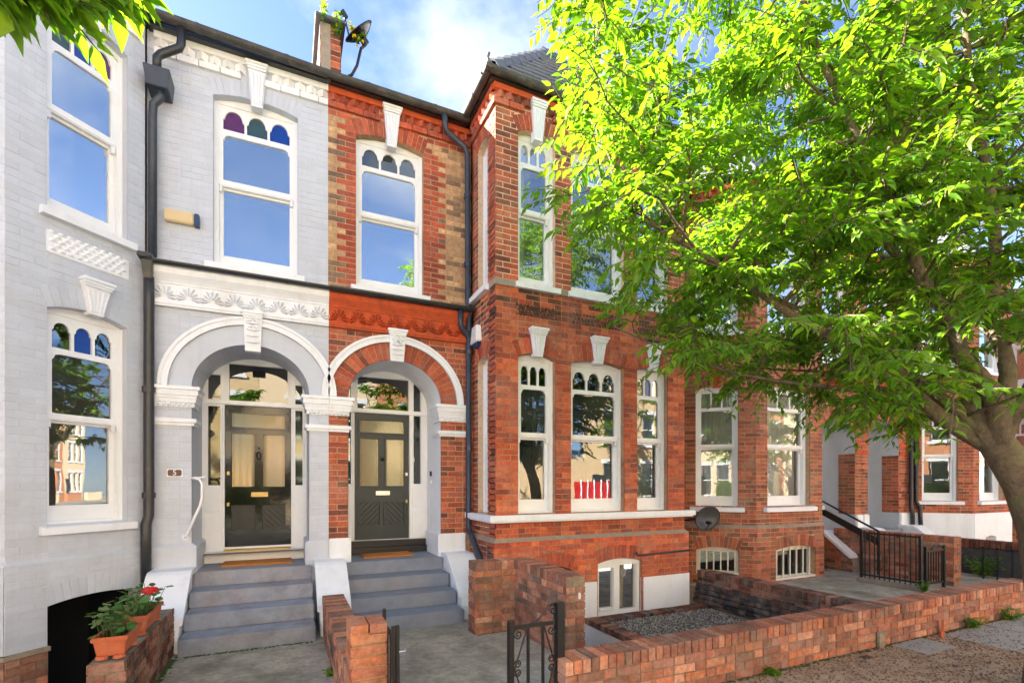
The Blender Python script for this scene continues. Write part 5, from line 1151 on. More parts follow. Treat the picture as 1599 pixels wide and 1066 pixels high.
def leaf_objs(P, D, Nn, size, cols, parent, name='leaf'):
    V, Q = leaf_arrays(); rl = Vector(parent.location) if parent.parent is None else Vector((0, 0, 0))
    if not LEAF_ME:
        for c in LEAFC:
            me = bpy.data.meshes.new('leaf'); me.from_pydata([tuple(v) for v in V], [], Q); a = me.color_attributes.new('col', 'FLOAT_COLOR', 'POINT'); a.data.foreach_set('color', np.array([(*c, 1.0)] * len(V), dtype=np.float32).ravel()); me.polygons.foreach_set('use_smooth', [True] * len(Q)); me.materials.append(MATS['leaf']); LEAF_ME.append(me)
    D, S_, U = basis(D, Nn)
    for i in range(len(P)):
        o = bpy.data.objects.new(name, LEAF_ME[i % len(LEAF_ME)]); COL.objects.link(o); o.parent = parent; s = size[i]
        o.matrix_local = Matrix(((D[i, 0] * s, S_[i, 0] * s, U[i, 0] * s, P[i, 0] - rl.x), (D[i, 1] * s, S_[i, 1] * s, U[i, 1] * s, P[i, 1] - rl.y), (D[i, 2] * s, S_[i, 2] * s, U[i, 2] * s, P[i, 2] - rl.z), (0, 0, 0, 1)))
def wob(a, b, n, amp, sag=0.0):
    a, b = Vector(a), Vector(b); pts = []
    L = (b - a).length; j = [Vector((random.gauss(0, 1), random.gauss(0, 1), random.gauss(0, .6))) * amp * L for _ in range(3)]
    for i in range(n + 1):
        t = i / n; w = math.sin(math.pi * t)
        pts.append(a.lerp(b, t) + j[0] * w + j[1] * math.sin(2 * math.pi * t) * .5 + Vector((0, 0, sag * L * w)))
    return pts
def make_tree(label, base, trunk, limbs, clusters, seed, leaf_size=.085, twigs=5, per=12, seg=8, nleaf_objs=0, group=None, reject=None, name='street_tree', droop=.35):
    random.seed(seed); T = thing(name, label, 'tree', base, group); wood = MB()
    wood.tube(trunk[0], trunk[1], 14); b_ = wood.build('trunk', 'bark', T, smooth=True)
    lm = MB(); nodes = []
    for pts, r0, r1 in limbs:
        P = []
        for a, c in zip(pts[:-1], pts[1:]): P += wob(a, c, 5, .04)[:-1]
        P.append(Vector(pts[-1])); rs = [r0 + (r1 - r0) * (i / (len(P) - 1)) ** .55 for i in range(len(P))]
        lm.tube(P, rs, 9); nodes += [(p, r) for p, r in zip(P, rs) if r < .06][::1]
    lm.build('limbs', 'bark', T, smooth=True)
    tw = MB(); LP, LD, LN = [], [], []
    for c in clusters:
        tl = c[3] if len(c) > 3 else 1.0; c = Vector(c[:3]); best = min(nodes, key=lambda q_: (q_[0] - c).length + (0.6 if q_[0].z > c.z + .2 else 0))
        P = wob(best[0], c, 5, .07, .06); tw.tube(P, min(best[1] * .6, .016), 5, .005)
        main = (c - best[0]).normalized() if (c - best[0]).length > .05 else Vector((random.gauss(0, 1), random.gauss(0, 1), .2)).normalized()
        start = [P[3], P[4], P[5], P[5], P[4], P[5], P[3], P[2]]
        for k in range(twigs):
            dv = (main * .7 + Vector((random.gauss(0, 1), random.gauss(0, 1), random.gauss(-.05, .45))) * .75).normalized(); L = random.uniform(.22, .5) * tl
            s0 = start[k % 8]; e = s0 + dv * L + Vector((0, 0, -droop * L * .5)); Q = wob(s0, e, 4, .05, .05)
            if reject is not None and reject(np.array([tuple(Q[2]), tuple(e)])).any(): continue
            tw.tube(Q, .005, 4, .002, cap=False)
            side = dv.cross(Vector((0, 0, 1))); side = side.normalized() if side.length > .1 else Vector((1, 0, 0))
            for j in range(per):
                t = (j + random.random() * .6) / per; i = min(3, int(t * 4)); p = Q[i].lerp(Q[i + 1], t * 4 - i); sg = 1 if j % 2 else -1
                ld = (dv * .55 + side * sg * .8 + Vector((random.gauss(0, .25), random.gauss(0, .25), -droop + random.gauss(0, .25))))
                nn = Vector((random.gauss(0, .35), random.gauss(0, .35), 1)) + side * sg * .25
                LP.append(p + side * sg * .012); LD.append(ld); LN.append(nn)
    tag(tw.build('twigs', 'bark', T, recalc=False), kind='stuff')
    P = np.array([tuple(p) for p in LP]); D = np.array([tuple(p) for p in LD]); Nn = np.array([tuple(p) for p in LN]); sz = leaf_size * (0.65 + .6 * rng.random(len(P)))
    keep = np.ones(len(P), bool) if reject is None else ~reject(P)
    P, D, Nn, sz = P[keep], D[keep], Nn[keep], sz[keep]
    cols = LEAFC[rng.integers(0, len(LEAFC), len(P))] * (0.8 + .4 * rng.random((len(P), 1)))
    if nleaf_objs:
        rel = P - np.array(tuple(CP)); z = rel @ np.array(tuple(CF)); x = rel @ np.array(tuple(CR)); u = 799.5 + 770 * x / np.maximum(z, .1); v = 755 - 770 * rel[:, 2] / np.maximum(z, .1)
        vis = (z > .3) & (u > 0) & (u < 1599) & (v > 0) & (v < 1066); order = np.argsort(np.where(vis, z / sz, 1e9))[:nleaf_objs]; order = order[vis[order]]
        leaf_objs(P[order], D[order], Nn[order], sz[order], None, T); m = np.ones(len(P), bool); m[order] = False; P, D, Nn, sz, cols = P[m], D[m], Nn[m], sz[m], cols[m]
    if len(P): tag(leaf_mesh('crown', P, D, Nn, sz, cols, 'leaf', T), kind='stuff')
    return T, nodes
# the street tree on the right
random.seed(11)
TB_ = (5.45, -5.10, 0)
trunk = ([(5.53, -5.13, -.05), (5.53, -5.13, .25), (5.535, -5.115, .8), (5.50, -5.07, 1.3), (5.41, -5.0, 1.68), (5.29, -4.93, 1.92), (5.17, -4.86, 2.12), (5.10, -4.82, 2.32), (5.05, -4.79, 2.5)], [.185, .158, .144, .136, .128, .12, .108, .08, .05])
fk = (5.25, -4.91, 1.96)
limbs = [
    ([fk, (4.75, -4.55, 2.45), (4.2, -4.2, 2.95), (3.5, -3.7, 3.6), (2.9, -3.2, 4.3), (2.55, -2.95, 5.2)], .085, .009),
    ([fk, (4.85, -4.45, 2.6), (4.5, -3.8, 3.2), (4.1, -3.2, 3.9), (3.8, -2.7, 4.7)], .075, .009),
    ([fk, (4.98, -4.78, 2.7), (4.7, -4.6, 3.5), (4.3, -4.4, 4.5), (3.9, -4.2, 5.6), (3.6, -4.1, 6.6)], .09, .009),
    ([fk, (5.2, -4.7, 2.8), (5.1, -4.3, 3.7), (4.9, -3.8, 4.7), (4.8, -3.4, 5.8)], .08, .009),
    ([fk, (5.4, -4.7, 2.7), (5.8, -4.3, 3.4), (6.2, -3.8, 4.2), (6.5, -3.4, 5.2)], .075, .009),
    ([fk, (5.6, -5.1, 2.8), (6.2, -5.5, 3.6), (6.9, -5.8, 4.6)], .07, .010),
    ([fk, (5.25, -4.85, 3.0), (5.3, -4.8, 4.4), (5.2, -4.7, 6.0), (5.1, -4.6, 7.2)], .085, .009),
    ([(4.75, -4.55, 2.45), (4.35, -4.2, 2.5), (3.85, -3.75, 2.65), (3.4, -3.2, 2.9), (3.1, -2.7, 3.3)], .032, .008),
    ([(4.85, -4.45, 2.6), (4.9, -3.9, 2.75), (4.9, -3.3, 2.9), (4.9, -2.7, 3.1)], .03, .008),
]
# spray centres of the crown, centimetres in world space
CROWN = '713,-517,569;438,-465,381;450,-225,557;346,-249,385;430,-517,687;581,-590,561;383,-454,412;462,-306,499;458,-352,452;337,-457,377;350,-512,442;421,-532,367;559,-519,460;506,-385,235;464,-455,425;471,-200,473;579,-556,547;405,-256,341;615,-366,409;549,-387,536;384,-328,411;393,-344,386;396,-263,533;239,-350,469;561,-577,647;644,-621,470;454,-567,658;578,-448,513;465,-388,516;587,-497,359;542,-290,480;366,-369,523;521,-385,379;566,-304,534;602,-256,397;538,-420,364;518,-520,481;656,-380,381;466,-491,252;663,-528,439;202,-365,555;543,-372,726;359,-348,372;546,-298,278;237,-372,433;623,-431,245;664,-337,657;463,-446,237;537,-358,317;415,-438,423;587,-332,496;354,-342,652;349,-472,347;357,-427,534;550,-284,531;584,-368,473;381,-216,418;572,-455,481;370,-468,347;443,-443,367;563,-273,461;522,-418,533;468,-305,663;573,-420,495;460,-550,236;472,-374,661;604,-346,692;497,-400,572;574,-506,413;567,-540,517;561,-276,670;398,-504,394;278,-436,689;627,-427,597;683,-333,494;574,-289,646;517,-352,732;339,-417,330;416,-455,537;327,-410,747;655,-511,345;474,-373,496;442,-401,405;410,-458,389;383,-444,559;536,-560,448;416,-524,338;205,-355,396;487,-479,575;339,-335,481;397,-343,372;687,-345,470;631,-494,673;469,-507,630;517,-592,570;605,-481,242;521,-550,474;249,-364,493;352,-511,578;455,-432,534;567,-443,379;291,-474,273;717,-408,518;270,-383,417;331,-416,702;490,-344,305;575,-247,525;464,-276,280;527,-530,716;704,-563,504;496,-344,302;425,-429,486;573,-301,654;635,-612,440;424,-542,292;629,-355,446;596,-260,368;378,-519,716;461,-348,483;538,-503,390;413,-239,372;343,-385,446;386,-483,388;345,-467,347;450,-385,688;716,-377,333;374,-350,349;452,-404,439;385,-425,535;617,-542,280;664,-405,559;427,-529,450;499,-488,633;340,-291,401;453,-456,461;382,-477,501;610,-311,424;516,-369,409;388,-444,631;317,-417,333;374,-367,289;620,-348,601;299,-478,672;633,-439,570;461,-282,590;446,-417,670;535,-268,521;595,-586,328;589,-357,350;663,-373,394;343,-496,544;265,-312,411;469,-456,296;606,-518,368;417,-318,440;620,-314,604;653,-522,464;241,-405,335;587,-572,398;496,-356,355;488,-418,286;561,-587,277;377,-467,346;457,-406,523;404,-504,361;511,-356,701;563,-612,331;408,-205,477;475,-494,592;491,-426,404;403,-495,693;395,-340,630;405,-337,565;355,-414,595;643,-458,621;600,-446,370;705,-375,596;551,-369,636;256,-283,539;508,-237,575;421,-546,557;453,-532,714;566,-272,468;577,-394,622;256,-373,532;451,-447,414;574,-450,517;437,-529,452;177,-419,502;669,-385,460;325,-302,379;370,-529,379;207,-423,440;513,-555,483;453,-483,651;562,-489,422;478,-311,303;698,-429,397;272,-419,274;445,-483,314;455,-502,618;610,-282,419;583,-484,412;481,-457,359;668,-507,300;364,-344,368;476,-407,404;648,-417,598;478,-521,322;314,-293,560;414,-464,488;493,-301,290;353,-241,461;666,-332,597;434,-316,540;387,-435,727;531,-398,451;561,-435,468;265,-481,522;285,-382,611;693,-501,491;451,-412,315;315,-252,557;505,-580,432;511,-460,443;333,-305,587;678,-402,366;584,-334,489;693,-364,327;501,-532,288;605,-510,300;577,-469,694;413,-463,576;341,-351,655;363,-492,715;422,-541,401;721,-516,562;664,-516,526;546,-411,223;568,-542,632;394,-464,225;412,-439,742;463,-437,249;451,-305,562;502,-245,395;415,-464,628;435,-426,295;471,-387,372;623,-540,557;464,-500,559;674,-560,384;720,-421,525;411,-412,543;388,-469,267;586,-349,578;549,-344,728;599,-610,590;419,-259,358;383,-303,346;436,-269,484;387,-300,325;466,-573,569;457,-466,487;287,-255,546;680,-342,376;589,-325,377;633,-385,461;509,-380,293;369,-389,688;742,-397,405;708,-413,494;711,-464,488;440,-328,287;397,-467,729;554,-510,222;552,-449,289;372,-386,723;271,-366,432;500,-409,253;546,-330,344;438,-523,702;480,-400,703;646,-543,650;410,-473,588;542,-411,579;598,-397,642;518,-334,627;567,-399,437;529,-537,383;204,-372,434;381,-365,382;644,-443,493;689,-359,297;616,-609,459;324,-447,714;529,-424,491;446,-310,664;307,-399,441;270,-414,407;597,-392,313;646,-540,430;615,-505,607;456,-444,655;333,-367,622;548,-267,471;367,-344,360;578,-581,462;430,-489,745;314,-470,463;651,-525,320;525,-401,510;348,-516,244;425,-221,505;721,-472,594;562,-248,478;417,-289,534;550,-558,669;704,-467,595;465,-515,334;570,-504,316;553,-275,521;457,-375,714;658,-486,278;443,-286,419;525,-407,416;683,-316,542;244,-332,388;514,-420,535;485,-277,583;403,-300,343;392,-528,481;588,-467,686;559,-326,513;611,-593,462;567,-485,581;182,-425,429;347,-422,355;391,-454,661;624,-483,336;575,-417,669;425,-397,498;590,-392,646;232,-322,577;295,-363,495;520,-443,509;490,-351,299;522,-351,486;648,-566,529;191,-415,578;416,-463,236;577,-254,354;710,-452,547;617,-353,316;508,-464,337;349,-315,664;589,-591,548;516,-397,503;527,-589,275;731,-386,586;617,-347,548;353,-363,374;259,-347,617;410,-300,688;340,-485,280;503,-251,639;418,-370,380;559,-436,581;494,-392,277;735,-362,425;388,-395,461;371,-475,268;450,-479,597;441,-523,595;396,-371,346;658,-554,608;442,-540,498;394,-477,447;480,-464,543;596,-322,346;581,-323,408;590,-542,594;569,-419,534;627,-275,395;520,-357,264;277,-286,544;388,-306,654;447,-416,445;606,-309,663;444,-531,281;443,-210,591;633,-535,434;671,-347,368;411,-330,429;738,-471,368;265,-355,470;378,-371,528;525,-449,620;547,-541,548;281,-397,481;482,-266,334;402,-287,306;605,-367,713;184,-436,342;559,-516,612;727,-378,584;513,-480,398;627,-292,529;461,-565,669;428,-550,421;338,-343,291;474,-415,502;413,-291,542;510,-327,476;288,-326,417;375,-406,404;416,-224,472;620,-410,327;393,-398,679;396,-441,699;433,-416,453;580,-416,710;282,-368,511;450,-247,650;283,-483,630;397,-349,408;669,-467,473;404,-514,228;493,-356,318;527,-320,340;610,-483,697;436,-377,270;481,-431,706;595,-397,527;479,-266,668;497,-336,393;518,-482,474;419,-351,286;471,-562,303;423,-424,432;594,-416,298;634,-510,584;412,-456,735;542,-420,611;587,-349,388;359,-497,444;435,-448,768;414,-306,534;446,-425,440;526,-287,694;725,-519,440;556,-388,363;480,-231,320;532,-274,661;390,-370,574;370,-487,628;370,-500,489;528,-500,290;314,-417,652;560,-514,642;382,-394,525;596,-446,525;499,-559,704;538,-569,558;586,-451,347;498,-442,696;292,-302,593;272,-314,634;548,-341,629;523,-226,348;474,-240,646;505,-574,350;675,-409,567;659,-325,496;281,-355,324;358,-421,402;385,-395,434;511,-474,386;589,-498,481;589,-535,238;704,-511,368;284,-365,496;515,-215,582;498,-509,730;530,-409,521;475,-531,569;254,-333,636;453,-359,454;550,-492,535;549,-428,391;542,-569,367;529,-454,410;644,-400,338'
cl = [tuple(int(k) / 100 for k in t.split(',')) for t in CROWN.split(';')]
def rej(P): return P[:, 1] > -1.3
make_tree('large green street tree leaning over the pavement and hiding the far houses', TB_, trunk, limbs, cl, 3, .074, twigs=9, per=16, nleaf_objs=300, reject=rej)
# second tree, a bough of which hangs into the top left corner
tr2 = ([(-3.5, -5.5, -.05), (-3.48, -5.48, 1.2), (-3.4, -5.4, 2.2), (-3.3, -5.3, 2.8)], [.2, .16, .15, .12])
f2 = (-3.3, -5.3, 2.78)
l2 = [([f2, (-2.6, -4.95, 3.2), (-1.7, -4.6, 3.62), (-1.05, -4.42, 3.70)], .05, .008), ([f2, (-3.6, -5.0, 3.6), (-3.9, -4.7, 4.6)], .07, .01), ([f2, (-3.2, -5.7, 3.7), (-3.1, -6.1, 4.8)], .07, .01), ([f2, (-4.0, -5.6, 3.6), (-4.8, -5.8, 4.4)], .06, .01), ([f2, (-3.3, -5.3, 4.2), (-3.3, -5.2, 5.6)], .07, .01)]
c2 = [(-1.06, -4.47, 3.68, .35), (-.98, -4.42, 3.60, .3), (-.86, -4.37, 3.64, .3), (-.92, -4.43, 3.72, .35), (-.74, -4.33, 3.70, .3), (-1.14, -4.45, 3.58, .3), (-1.04, -4.40, 3.56, .28), (-.80, -4.36, 3.59, .28), (-1.0, -4.44, 3.66, .3), (-.66, -4.30, 3.76, .3), (-1.12, -4.46, 3.62, .3), (-.90, -4.40, 3.56, .25), (-.84, -4.38, 3.72, .3), (-1.2, -4.5, 3.66, .35), (-.6, -4.28, 3.82, .3), (-1.02, -4.46, 3.52, .25)]
for i in range(60):
    p = rng.normal(size=3); p /= np.linalg.norm(p); p = np.array((-3.8, -5.5, 4.7)) + p * rng.random() ** .4 * np.array((1.9, 1.5, 1.5))
    c2.append(tuple(p))
make_tree('tree with a leafy bough hanging into the top left corner', (-3.5, -5.5, 0), tr2, l2, c2, 8, .095, twigs=5, per=8, nleaf_objs=60)

# ------------------------------------------------------------------ planters, weeds, shards
def planter(label, cx, cy, L, w, z, flower, seed, tilt=0.0):
    random.seed(seed); T = thing('terracotta_planter', label, 'planter', (cx, cy, z)); h = .155; e = .02
    x0, x1, y0, y1 = cx - w / 2, cx + w / 2, cy - L / 2, cy + L / 2
    b = MB(); o0 = [(x0 + e, y0 + e), (x1 - e, y0 + e), (x1 - e, y1 - e), (x0 + e, y1 - e)]; o1 = [(x0, y0), (x1, y0), (x1, y1), (x0, y1)]; i1 = [(x0 + .02, y0 + .02), (x1 - .02, y0 + .02), (x1 - .02, y1 - .02), (x0 + .02, y1 - .02)]
    V = [(x, y, z + .02) for x, y in o0] + [(x, y, z + h) for x, y in o1] + [(x, y, z + h) for x, y in i1] + [(x, y, z + h - .04) for x, y in i1]
    fs = [(0, 1, 2, 3)]
    for k in range(3): fs += [(k * 4 + i, k * 4 + (i + 1) % 4, k * 4 + 4 + (i + 1) % 4, k * 4 + 4 + i) for i in range(4)]
    b.add(V, fs); b.build('trough', 'terra_pot', T, bevel=.006)
    b = MB(); b.wbox(x0 - .008, x1 + .008, y0 - .008, y0 + .014, z + h - .028, z + h + .004); b.wbox(x0 - .008, x1 + .008, y1 - .014, y1 + .008, z + h - .028, z + h + .004); b.wbox(x0 - .008, x0 + .014, y0 + .014, y1 - .014, z + h - .028, z + h + .0035); b.wbox(x1 - .014, x1 + .008, y0 + .014, y1 - .014, z + h - .028, z + h + .0035); b.build('rim', 'terra_pot', T, bevel=.005)
    b = MB(); b.add([(x0 + .02, y0 + .02, z + h - .035), (x1 - .02, y0 + .02, z + h - .035), (x1 - .02, y1 - .02, z + h - .035), (x0 + .02, y1 - .02, z + h - .035)], [(0, 1, 2, 3)]); b.build('soil', 'soil', T, recalc=False)
    for yy in (y0 + .03, y1 - .05):
        for xx in (cx - .05, cx + .05): b = MB(); b.tube([(xx, yy, z + .0), (xx, yy, z + .02), (xx, yy, z + .024)], [.04, .036, .03], 12); b.build('foot', 'terra_pot', T)
    PL = thing('geranium', label.split(' planter')[0].replace('terracotta', 'leafy green geranium plant in the') + ' planter', 'plant', (cx, cy, z + h - .03)); st = MB(); V, Q = leaf_arrays('round')
    gc = [(.045, .13, .02), (.07, .17, .03), (.09, .20, .04), (.16, .20, .06)]; mes = []
    for c in gc:
        me = bpy.data.meshes.new('leaf'); me.from_pydata([tuple(v) for v in V], [], Q); a = me.color_attributes.new('col', 'FLOAT_COLOR', 'POINT'); a.data.foreach_set('color', np.array([(*c, 1.0)] * len(V), dtype=np.float32).ravel()); me.materials.append(MATS['leaf_gera']); mes.append(me)
    rl = Vector(PL.location)
    for i in range(70):
        px, py = random.uniform(x0 + .03, x1 - .03), random.uniform(y0 + .04, y1 - .04); a = random.uniform(0, 6.28); hh = random.uniform(.02, .18 if i % 3 else .24); tip = Vector((px + .10 * math.cos(a) * random.random(), py + .10 * math.sin(a) * random.random(), z + h + hh))
        st.tube([(px, py, z + h - .04), tuple(tip)], .0035, 5, .002)
        d = Vector((math.cos(a), math.sin(a), random.uniform(-.3, .25))).normalized(); up = Vector((random.gauss(0, .4), random.gauss(0, .4), 1)); s = d.cross(up).normalized(); n = s.cross(d); sc_ = random.uniform(.045, .08)
        o = bpy.data.objects.new('leaf', random.choice(mes)); COL.objects.link(o); o.parent = PL; M = Matrix((d * sc_, -s * sc_, n * sc_)).transposed().to_4x4(); o.matrix_local = Matrix.Translation(tip - rl) @ M
    st.build('stems', 'leaf_gera', PL, recalc=False) if False else None
    st.c = [(.06, .12, .03)] * len(st.v); st.build('stems', 'leaf_gera', PL, recalc=False)
    if flower:
        fx, fy, fz = flower; b = MB(); b.tube([(fx - .02, fy, z + h), (fx, fy, fz)], .004, 5, .003); b.c = [(.06, .12, .03)] * len(b.v); b.build('flower_stem', 'leaf_gera', PL)
        b = MB()
        for i in range(60):
            v = Vector((random.gauss(0, 1), random.gauss(0, 1), random.gauss(.2, .6))).normalized(); p = Vector((fx, fy, fz)) + Vector((v.x * .06, v.y * .06, v.z * .03)); t1 = v.orthogonal().normalized(); t2 = v.cross(t1); r_ = .018
            b.add([tuple(p + t1 * r_), tuple(p + t2 * r_ * .8), tuple(p - t1 * r_), tuple(p - t2 * r_ * .8)], [(0, 1, 2, 3)])
        b.build('flower_head', 'petal_red', PL, recalc=False)
planter('front terracotta planter on the small brick wall', -1.15, -2.30, .38, .20, .425, None, 21)
planter('rear terracotta planter with red flower on the small brick wall', -1.15, -1.62, .56, .20, .425, (-1.07, -1.72, .76), 22)
def weed(label, c, h, n, spread, seed, name='weed', flowers=0, cat='plant'):
    random.seed(seed); T = thing(name, label, cat, c); st = MB(); P, D, Nn = [], [], []; fl = MB()
    for i in range(n):
        a = random.uniform(0, 6.28); tip = Vector((c[0] + spread * math.cos(a) * random.random(), c[1] + spread * math.sin(a) * random.random(), c[2] + h * random.uniform(.5, 1))); pts = wob(c, tip, 4, .06); st.tube(pts, .004, 4, .002)
        for j in range(9):
            t = random.uniform(.15, 1); k = min(3, int(t * 4)); P.append(tuple(pts[k].lerp(pts[k + 1], t * 4 - k))); b_ = random.uniform(0, 6.28); D.append((math.cos(b_), math.sin(b_), random.uniform(-.3, .5))); Nn.append((random.gauss(0, .3), random.gauss(0, .3), 1))
        if i < flowers:
            for j in range(7):
                p = pts[2 + j % 3] + Vector((random.gauss(0, .03), random.gauss(0, .03), random.gauss(0, .03))); r_ = .022
                for k in range(3): v = Vector((random.gauss(0, 1), random.gauss(0, 1), random.gauss(0, 1))).normalized(); t1 = v.orthogonal().normalized(); t2 = v.cross(t1); fl.add([tuple(p + t1 * r_), tuple(p + t2 * r_), tuple(p - t1 * r_), tuple(p - t2 * r_)], [(0, 1, 2, 3)])
    P, D, Nn = np.array(P), np.array(D), np.array(Nn); cols = LEAFC[rng.integers(0, 5, len(P))]
    st.c = [(.05, .10, .03)] * len(st.v); st.build('stems', 'leaf_gera', T, recalc=False); leaf_mesh('leaves', P, D, Nn, .035 + .03 * rng.random(len(P)) if h < .6 else .05 + .03 * rng.random(len(P)), cols, 'leaf', T)
    if fl.v: fl.build('flowers', 'petal_yellow', T, recalc=False)
weed('tall wispy weed growing from the parapet top', (.44, -.13, 7.60), .42, 5, .14, 31, flowers=1); weed('wispy yellow flowered weed on the parapet side nearest the dish', (.60, -.12, 7.50), .30, 7, .12, 32, flowers=1)
weed('yellow flowered weed tangled in the roof dish', (.84, -.24, 7.42), .20, 7, .12, 33, flowers=4)
weed('green weeds at the foot of the low wall near the broken tile', (7.3, -3.93, 0), .14, 12, .18, 34); weed('green weeds at the wall foot close to the tree trunk', (8.1, -3.93, 0), .18, 12, .2, 35); weed('single small green weed at the foot of the low wall', (3.9, -3.92, 0), .06, 6, .1, 36); weed('tuft of weeds at the railing kerb', (9.2, -2.5, -.05), .2, 10, .12, 37)
weed('dark leafy shrub against the dark rendered wall', (11.75, -2.2, -.05), .45, 40, .35, 38, name='shrub', cat='shrub'); weed('small green tuft at the bin enclosure foot', (2.42, -1.66, -.06), .05, 6, .08, 39); weed('tiny weed beside the narrow path wall', (.365, -2.2, -.03), .07, 5, .05, 40); weed('green moss tuft where the dish wall meets the bay', (6.42, -.12, .1), .25, 12, .12, 41)
for i, (x, y, l, lab) in enumerate(((6.66, -3.90, .17, 'larger broken terracotta shard leaning on the low wall'), (6.52, -3.95, .07, 'small broken terracotta shard lying on the pavement'))):
    b = MB(); fr_ = Fr(x, y, 20 + i * 30); b.loop(fr_, [(-.03, 0), (.05, 0), (.02, l * .7), (-.02, l)], -.012, .012); o = b.build('tile_shard', 'terra_pot'); tag(o, lab, 'shard')
b = MB(); b.wbox(5.50, 5.62, -3.885, -3.856, -.02, .17); b.build('mortar_patch', 'mortar_grey', bevel=.012)
tag(bpy.data.objects['mortar_patch'], 'grey mortar smear on the face of the low wall', 'patch')
b = MB(); b.wbox(5.05, 5.17, -4.02, -3.95, -.01, .006); tag(b.build('stopcock_cover', 'black_metal', bevel=.002), 'small dark metal stopcock cover set in the pavement', 'cover')

# ------------------------------------------------------------------ opposite side of the street (seen in the windows)
def far_house(x0, w, m, k):  # row set close, tall and pale to bounce sunlight onto the facades
    H = thing('far_house', ('first', 'second', 'third', 'fourth', 'fifth', 'sixth', 'seventh', 'eighth', 'ninth', 'tenth', 'eleventh', 'twelfth', 'thirteenth', 'fourteenth')[k] + ' terraced house along the opposite side of the street', 'house', (x0 + w / 2, -23, 0), 'houses across the street'); fr_ = Fr(x0 + w, -18.5, 180); ops = []
    b = MB()
    for z0, z1 in ((.9, 2.9), (4.0, 5.9), (6.9, 8.5)):
        for u in (.6, 2.0, 3.4): ops.append((u, u + .95, z0, z1))
    b.holed(fr_, rect(0, w - .01, -.2, 9.4), [rect(*o) for o in ops], -.3, 0); b.build('wall', m, H)
    for o in ops:
        f = MB(); f.holed(fr_, rect(*o), [rect(o[0] + .08, o[1] - .08, o[2] + .08, (o[2] + o[3]) / 2 - .03), rect(o[0] + .08, o[1] - .08, (o[2] + o[3]) / 2 + .03, o[3] - .08)], -.12, -.05); f.box(fr_, o[0] - .1, o[1] + .1, o[2] - .12, o[2], -.1, .08); f.box(fr_, o[0] - .1, o[1] + .1, o[3], o[3] + .22, -.1, .03); wf = f.build('window', 'joinery', H); pane_quad(wf, fr_, o[0], o[1], o[2], o[3], -.14, 'glass_dark')
    d = MB(); d.box(fr_, w - 1.4, w - .5, 0, 2.2, -.1, .03); d.build('door', 'door_grey', H)
    r_ = MB(); r_.extr([(x0, -18.3, 9.4), (x0, -22.5, 12.0), (x0, -26.5, 9.4)], [(x0 + w - .01, -18.3, 9.4), (x0 + w - .01, -22.5, 12.0), (x0 + w - .01, -26.5, 9.4)]); r_.build('roof', 'slate', H); c = MB(); c.wbox(x0 + .2, x0 + 1.1, -23, -22, 11, 13.4); c.build('chimney', m, H)
    g = MB(); g.wbox(x0 + .1, x0 + w - 1.6, -16.75, -16.5, 0, .8); g.build('front_wall', m, H)
for k in range(14):
    if k == 5: continue
    far_house(-18 + k * 5.6, 5.6, ('far_brick', 'far_white', 'far_stock', 'far_white')[k % 4], k)
RG = thing('timber_gate', 'red boarded gate with white posts across the street', 'gate', (15.5, -17, 0))
for i in range(9): b = MB(); b.wbox(14.0 + i * .42, 14.36 + i * .42, -17.05, -17, 0, 1.8); b.build('board', 'red_paint', RG); b = MB(); b.wbox(14.37 + i * .42, 14.41 + i * .42, -17.03, -16.94, 0, 1.9); b.build('batten', 'joinery', RG)
b = MB(); b.wbox(10.1, 15.6, -24, -18.5, -.2, 3.2); o = b.build('wall', 'far_stock'); o.name = 'far_garage'; tag(o, 'flat roofed brick garage across the street mirrored in the windows', 'garage')
for i, (x, y, s) in enumerate(((-5, -15.0, .9), (5.0, -15.0, .95), (15.5, -15.0, 1.0), (27, -15.0, 1.0), (38, -15.2, 1.1), (12.8, -5.5, .85))):
    cc = []
    for j in range(70):
        p = rng.normal(size=3); p /= np.linalg.norm(p); p = np.array((x, y, 5.2 * s)) + p * rng.random() ** .4 * np.array((2.4, 2.2, 2.3)) * s; cc.append(tuple(p))
    fk_ = (x, y, 2.5)
    make_tree(('first street tree along the opposite pavement', 'second street tree along the opposite pavement', 'third street tree along the opposite pavement', 'fourth street tree along the opposite pavement', 'fifth street tree along the opposite pavement', 'next street tree along the near pavement past the large tree')[i], (x, y, 0), ([(x, y, -.05), (x + .03, y, 1.2), fk_], [.2, .17, .14]), [([fk_, (x + 1.2 * math.cos(a), y + 1.2 * math.sin(a), 4.2), (x + 1.8 * math.cos(a), y + 1.8 * math.sin(a), 5.8)], .08, .015) for a in (.3, 1.6, 2.9, 4.2, 5.4)], cc, 60 + i, .17, twigs=5, per=9, group='trees across the street')

HN2 = thing('terraced_house', 'unseen plain brick terrace added beyond the left edge for its shadow', 'house', (-10, 3, 0))  # unseen neighbour, added so the row's shadow reaches the left bough
b = MB(); b.wbox(-16, -4.66, -.02, 8.4, -.2, 7.0); b.build('wall', 'far_brick', HN2)
b = MB(); b.extr([(-16, -.1, 7.01), (-16, 4.3, 10.2), (-16, 8.6, 7.01)], [(-4.62, -.1, 7.01), (-4.62, 4.3, 10.2), (-4.62, 8.6, 7.01)]); b.build('roof', 'slate', HN2)
b = MB(); b.wbox(-9.5, -6.0, -.9, -.02, -.2, 7.0); b.build('bay', 'far_brick', HN2)
b = MB(); b.extr([(-9.6, -1.0, 7.01), (-5.9, -1.0, 7.01), (-5.9, .5, 7.01), (-9.6, .5, 7.01)], [(-8.0, .8, 9.0), (-7.5, .8, 9.0), (-7.5, 1.2, 9.0), (-8.0, 1.2, 9.0)]); b.build('bay_roof', 'slate', HN2)

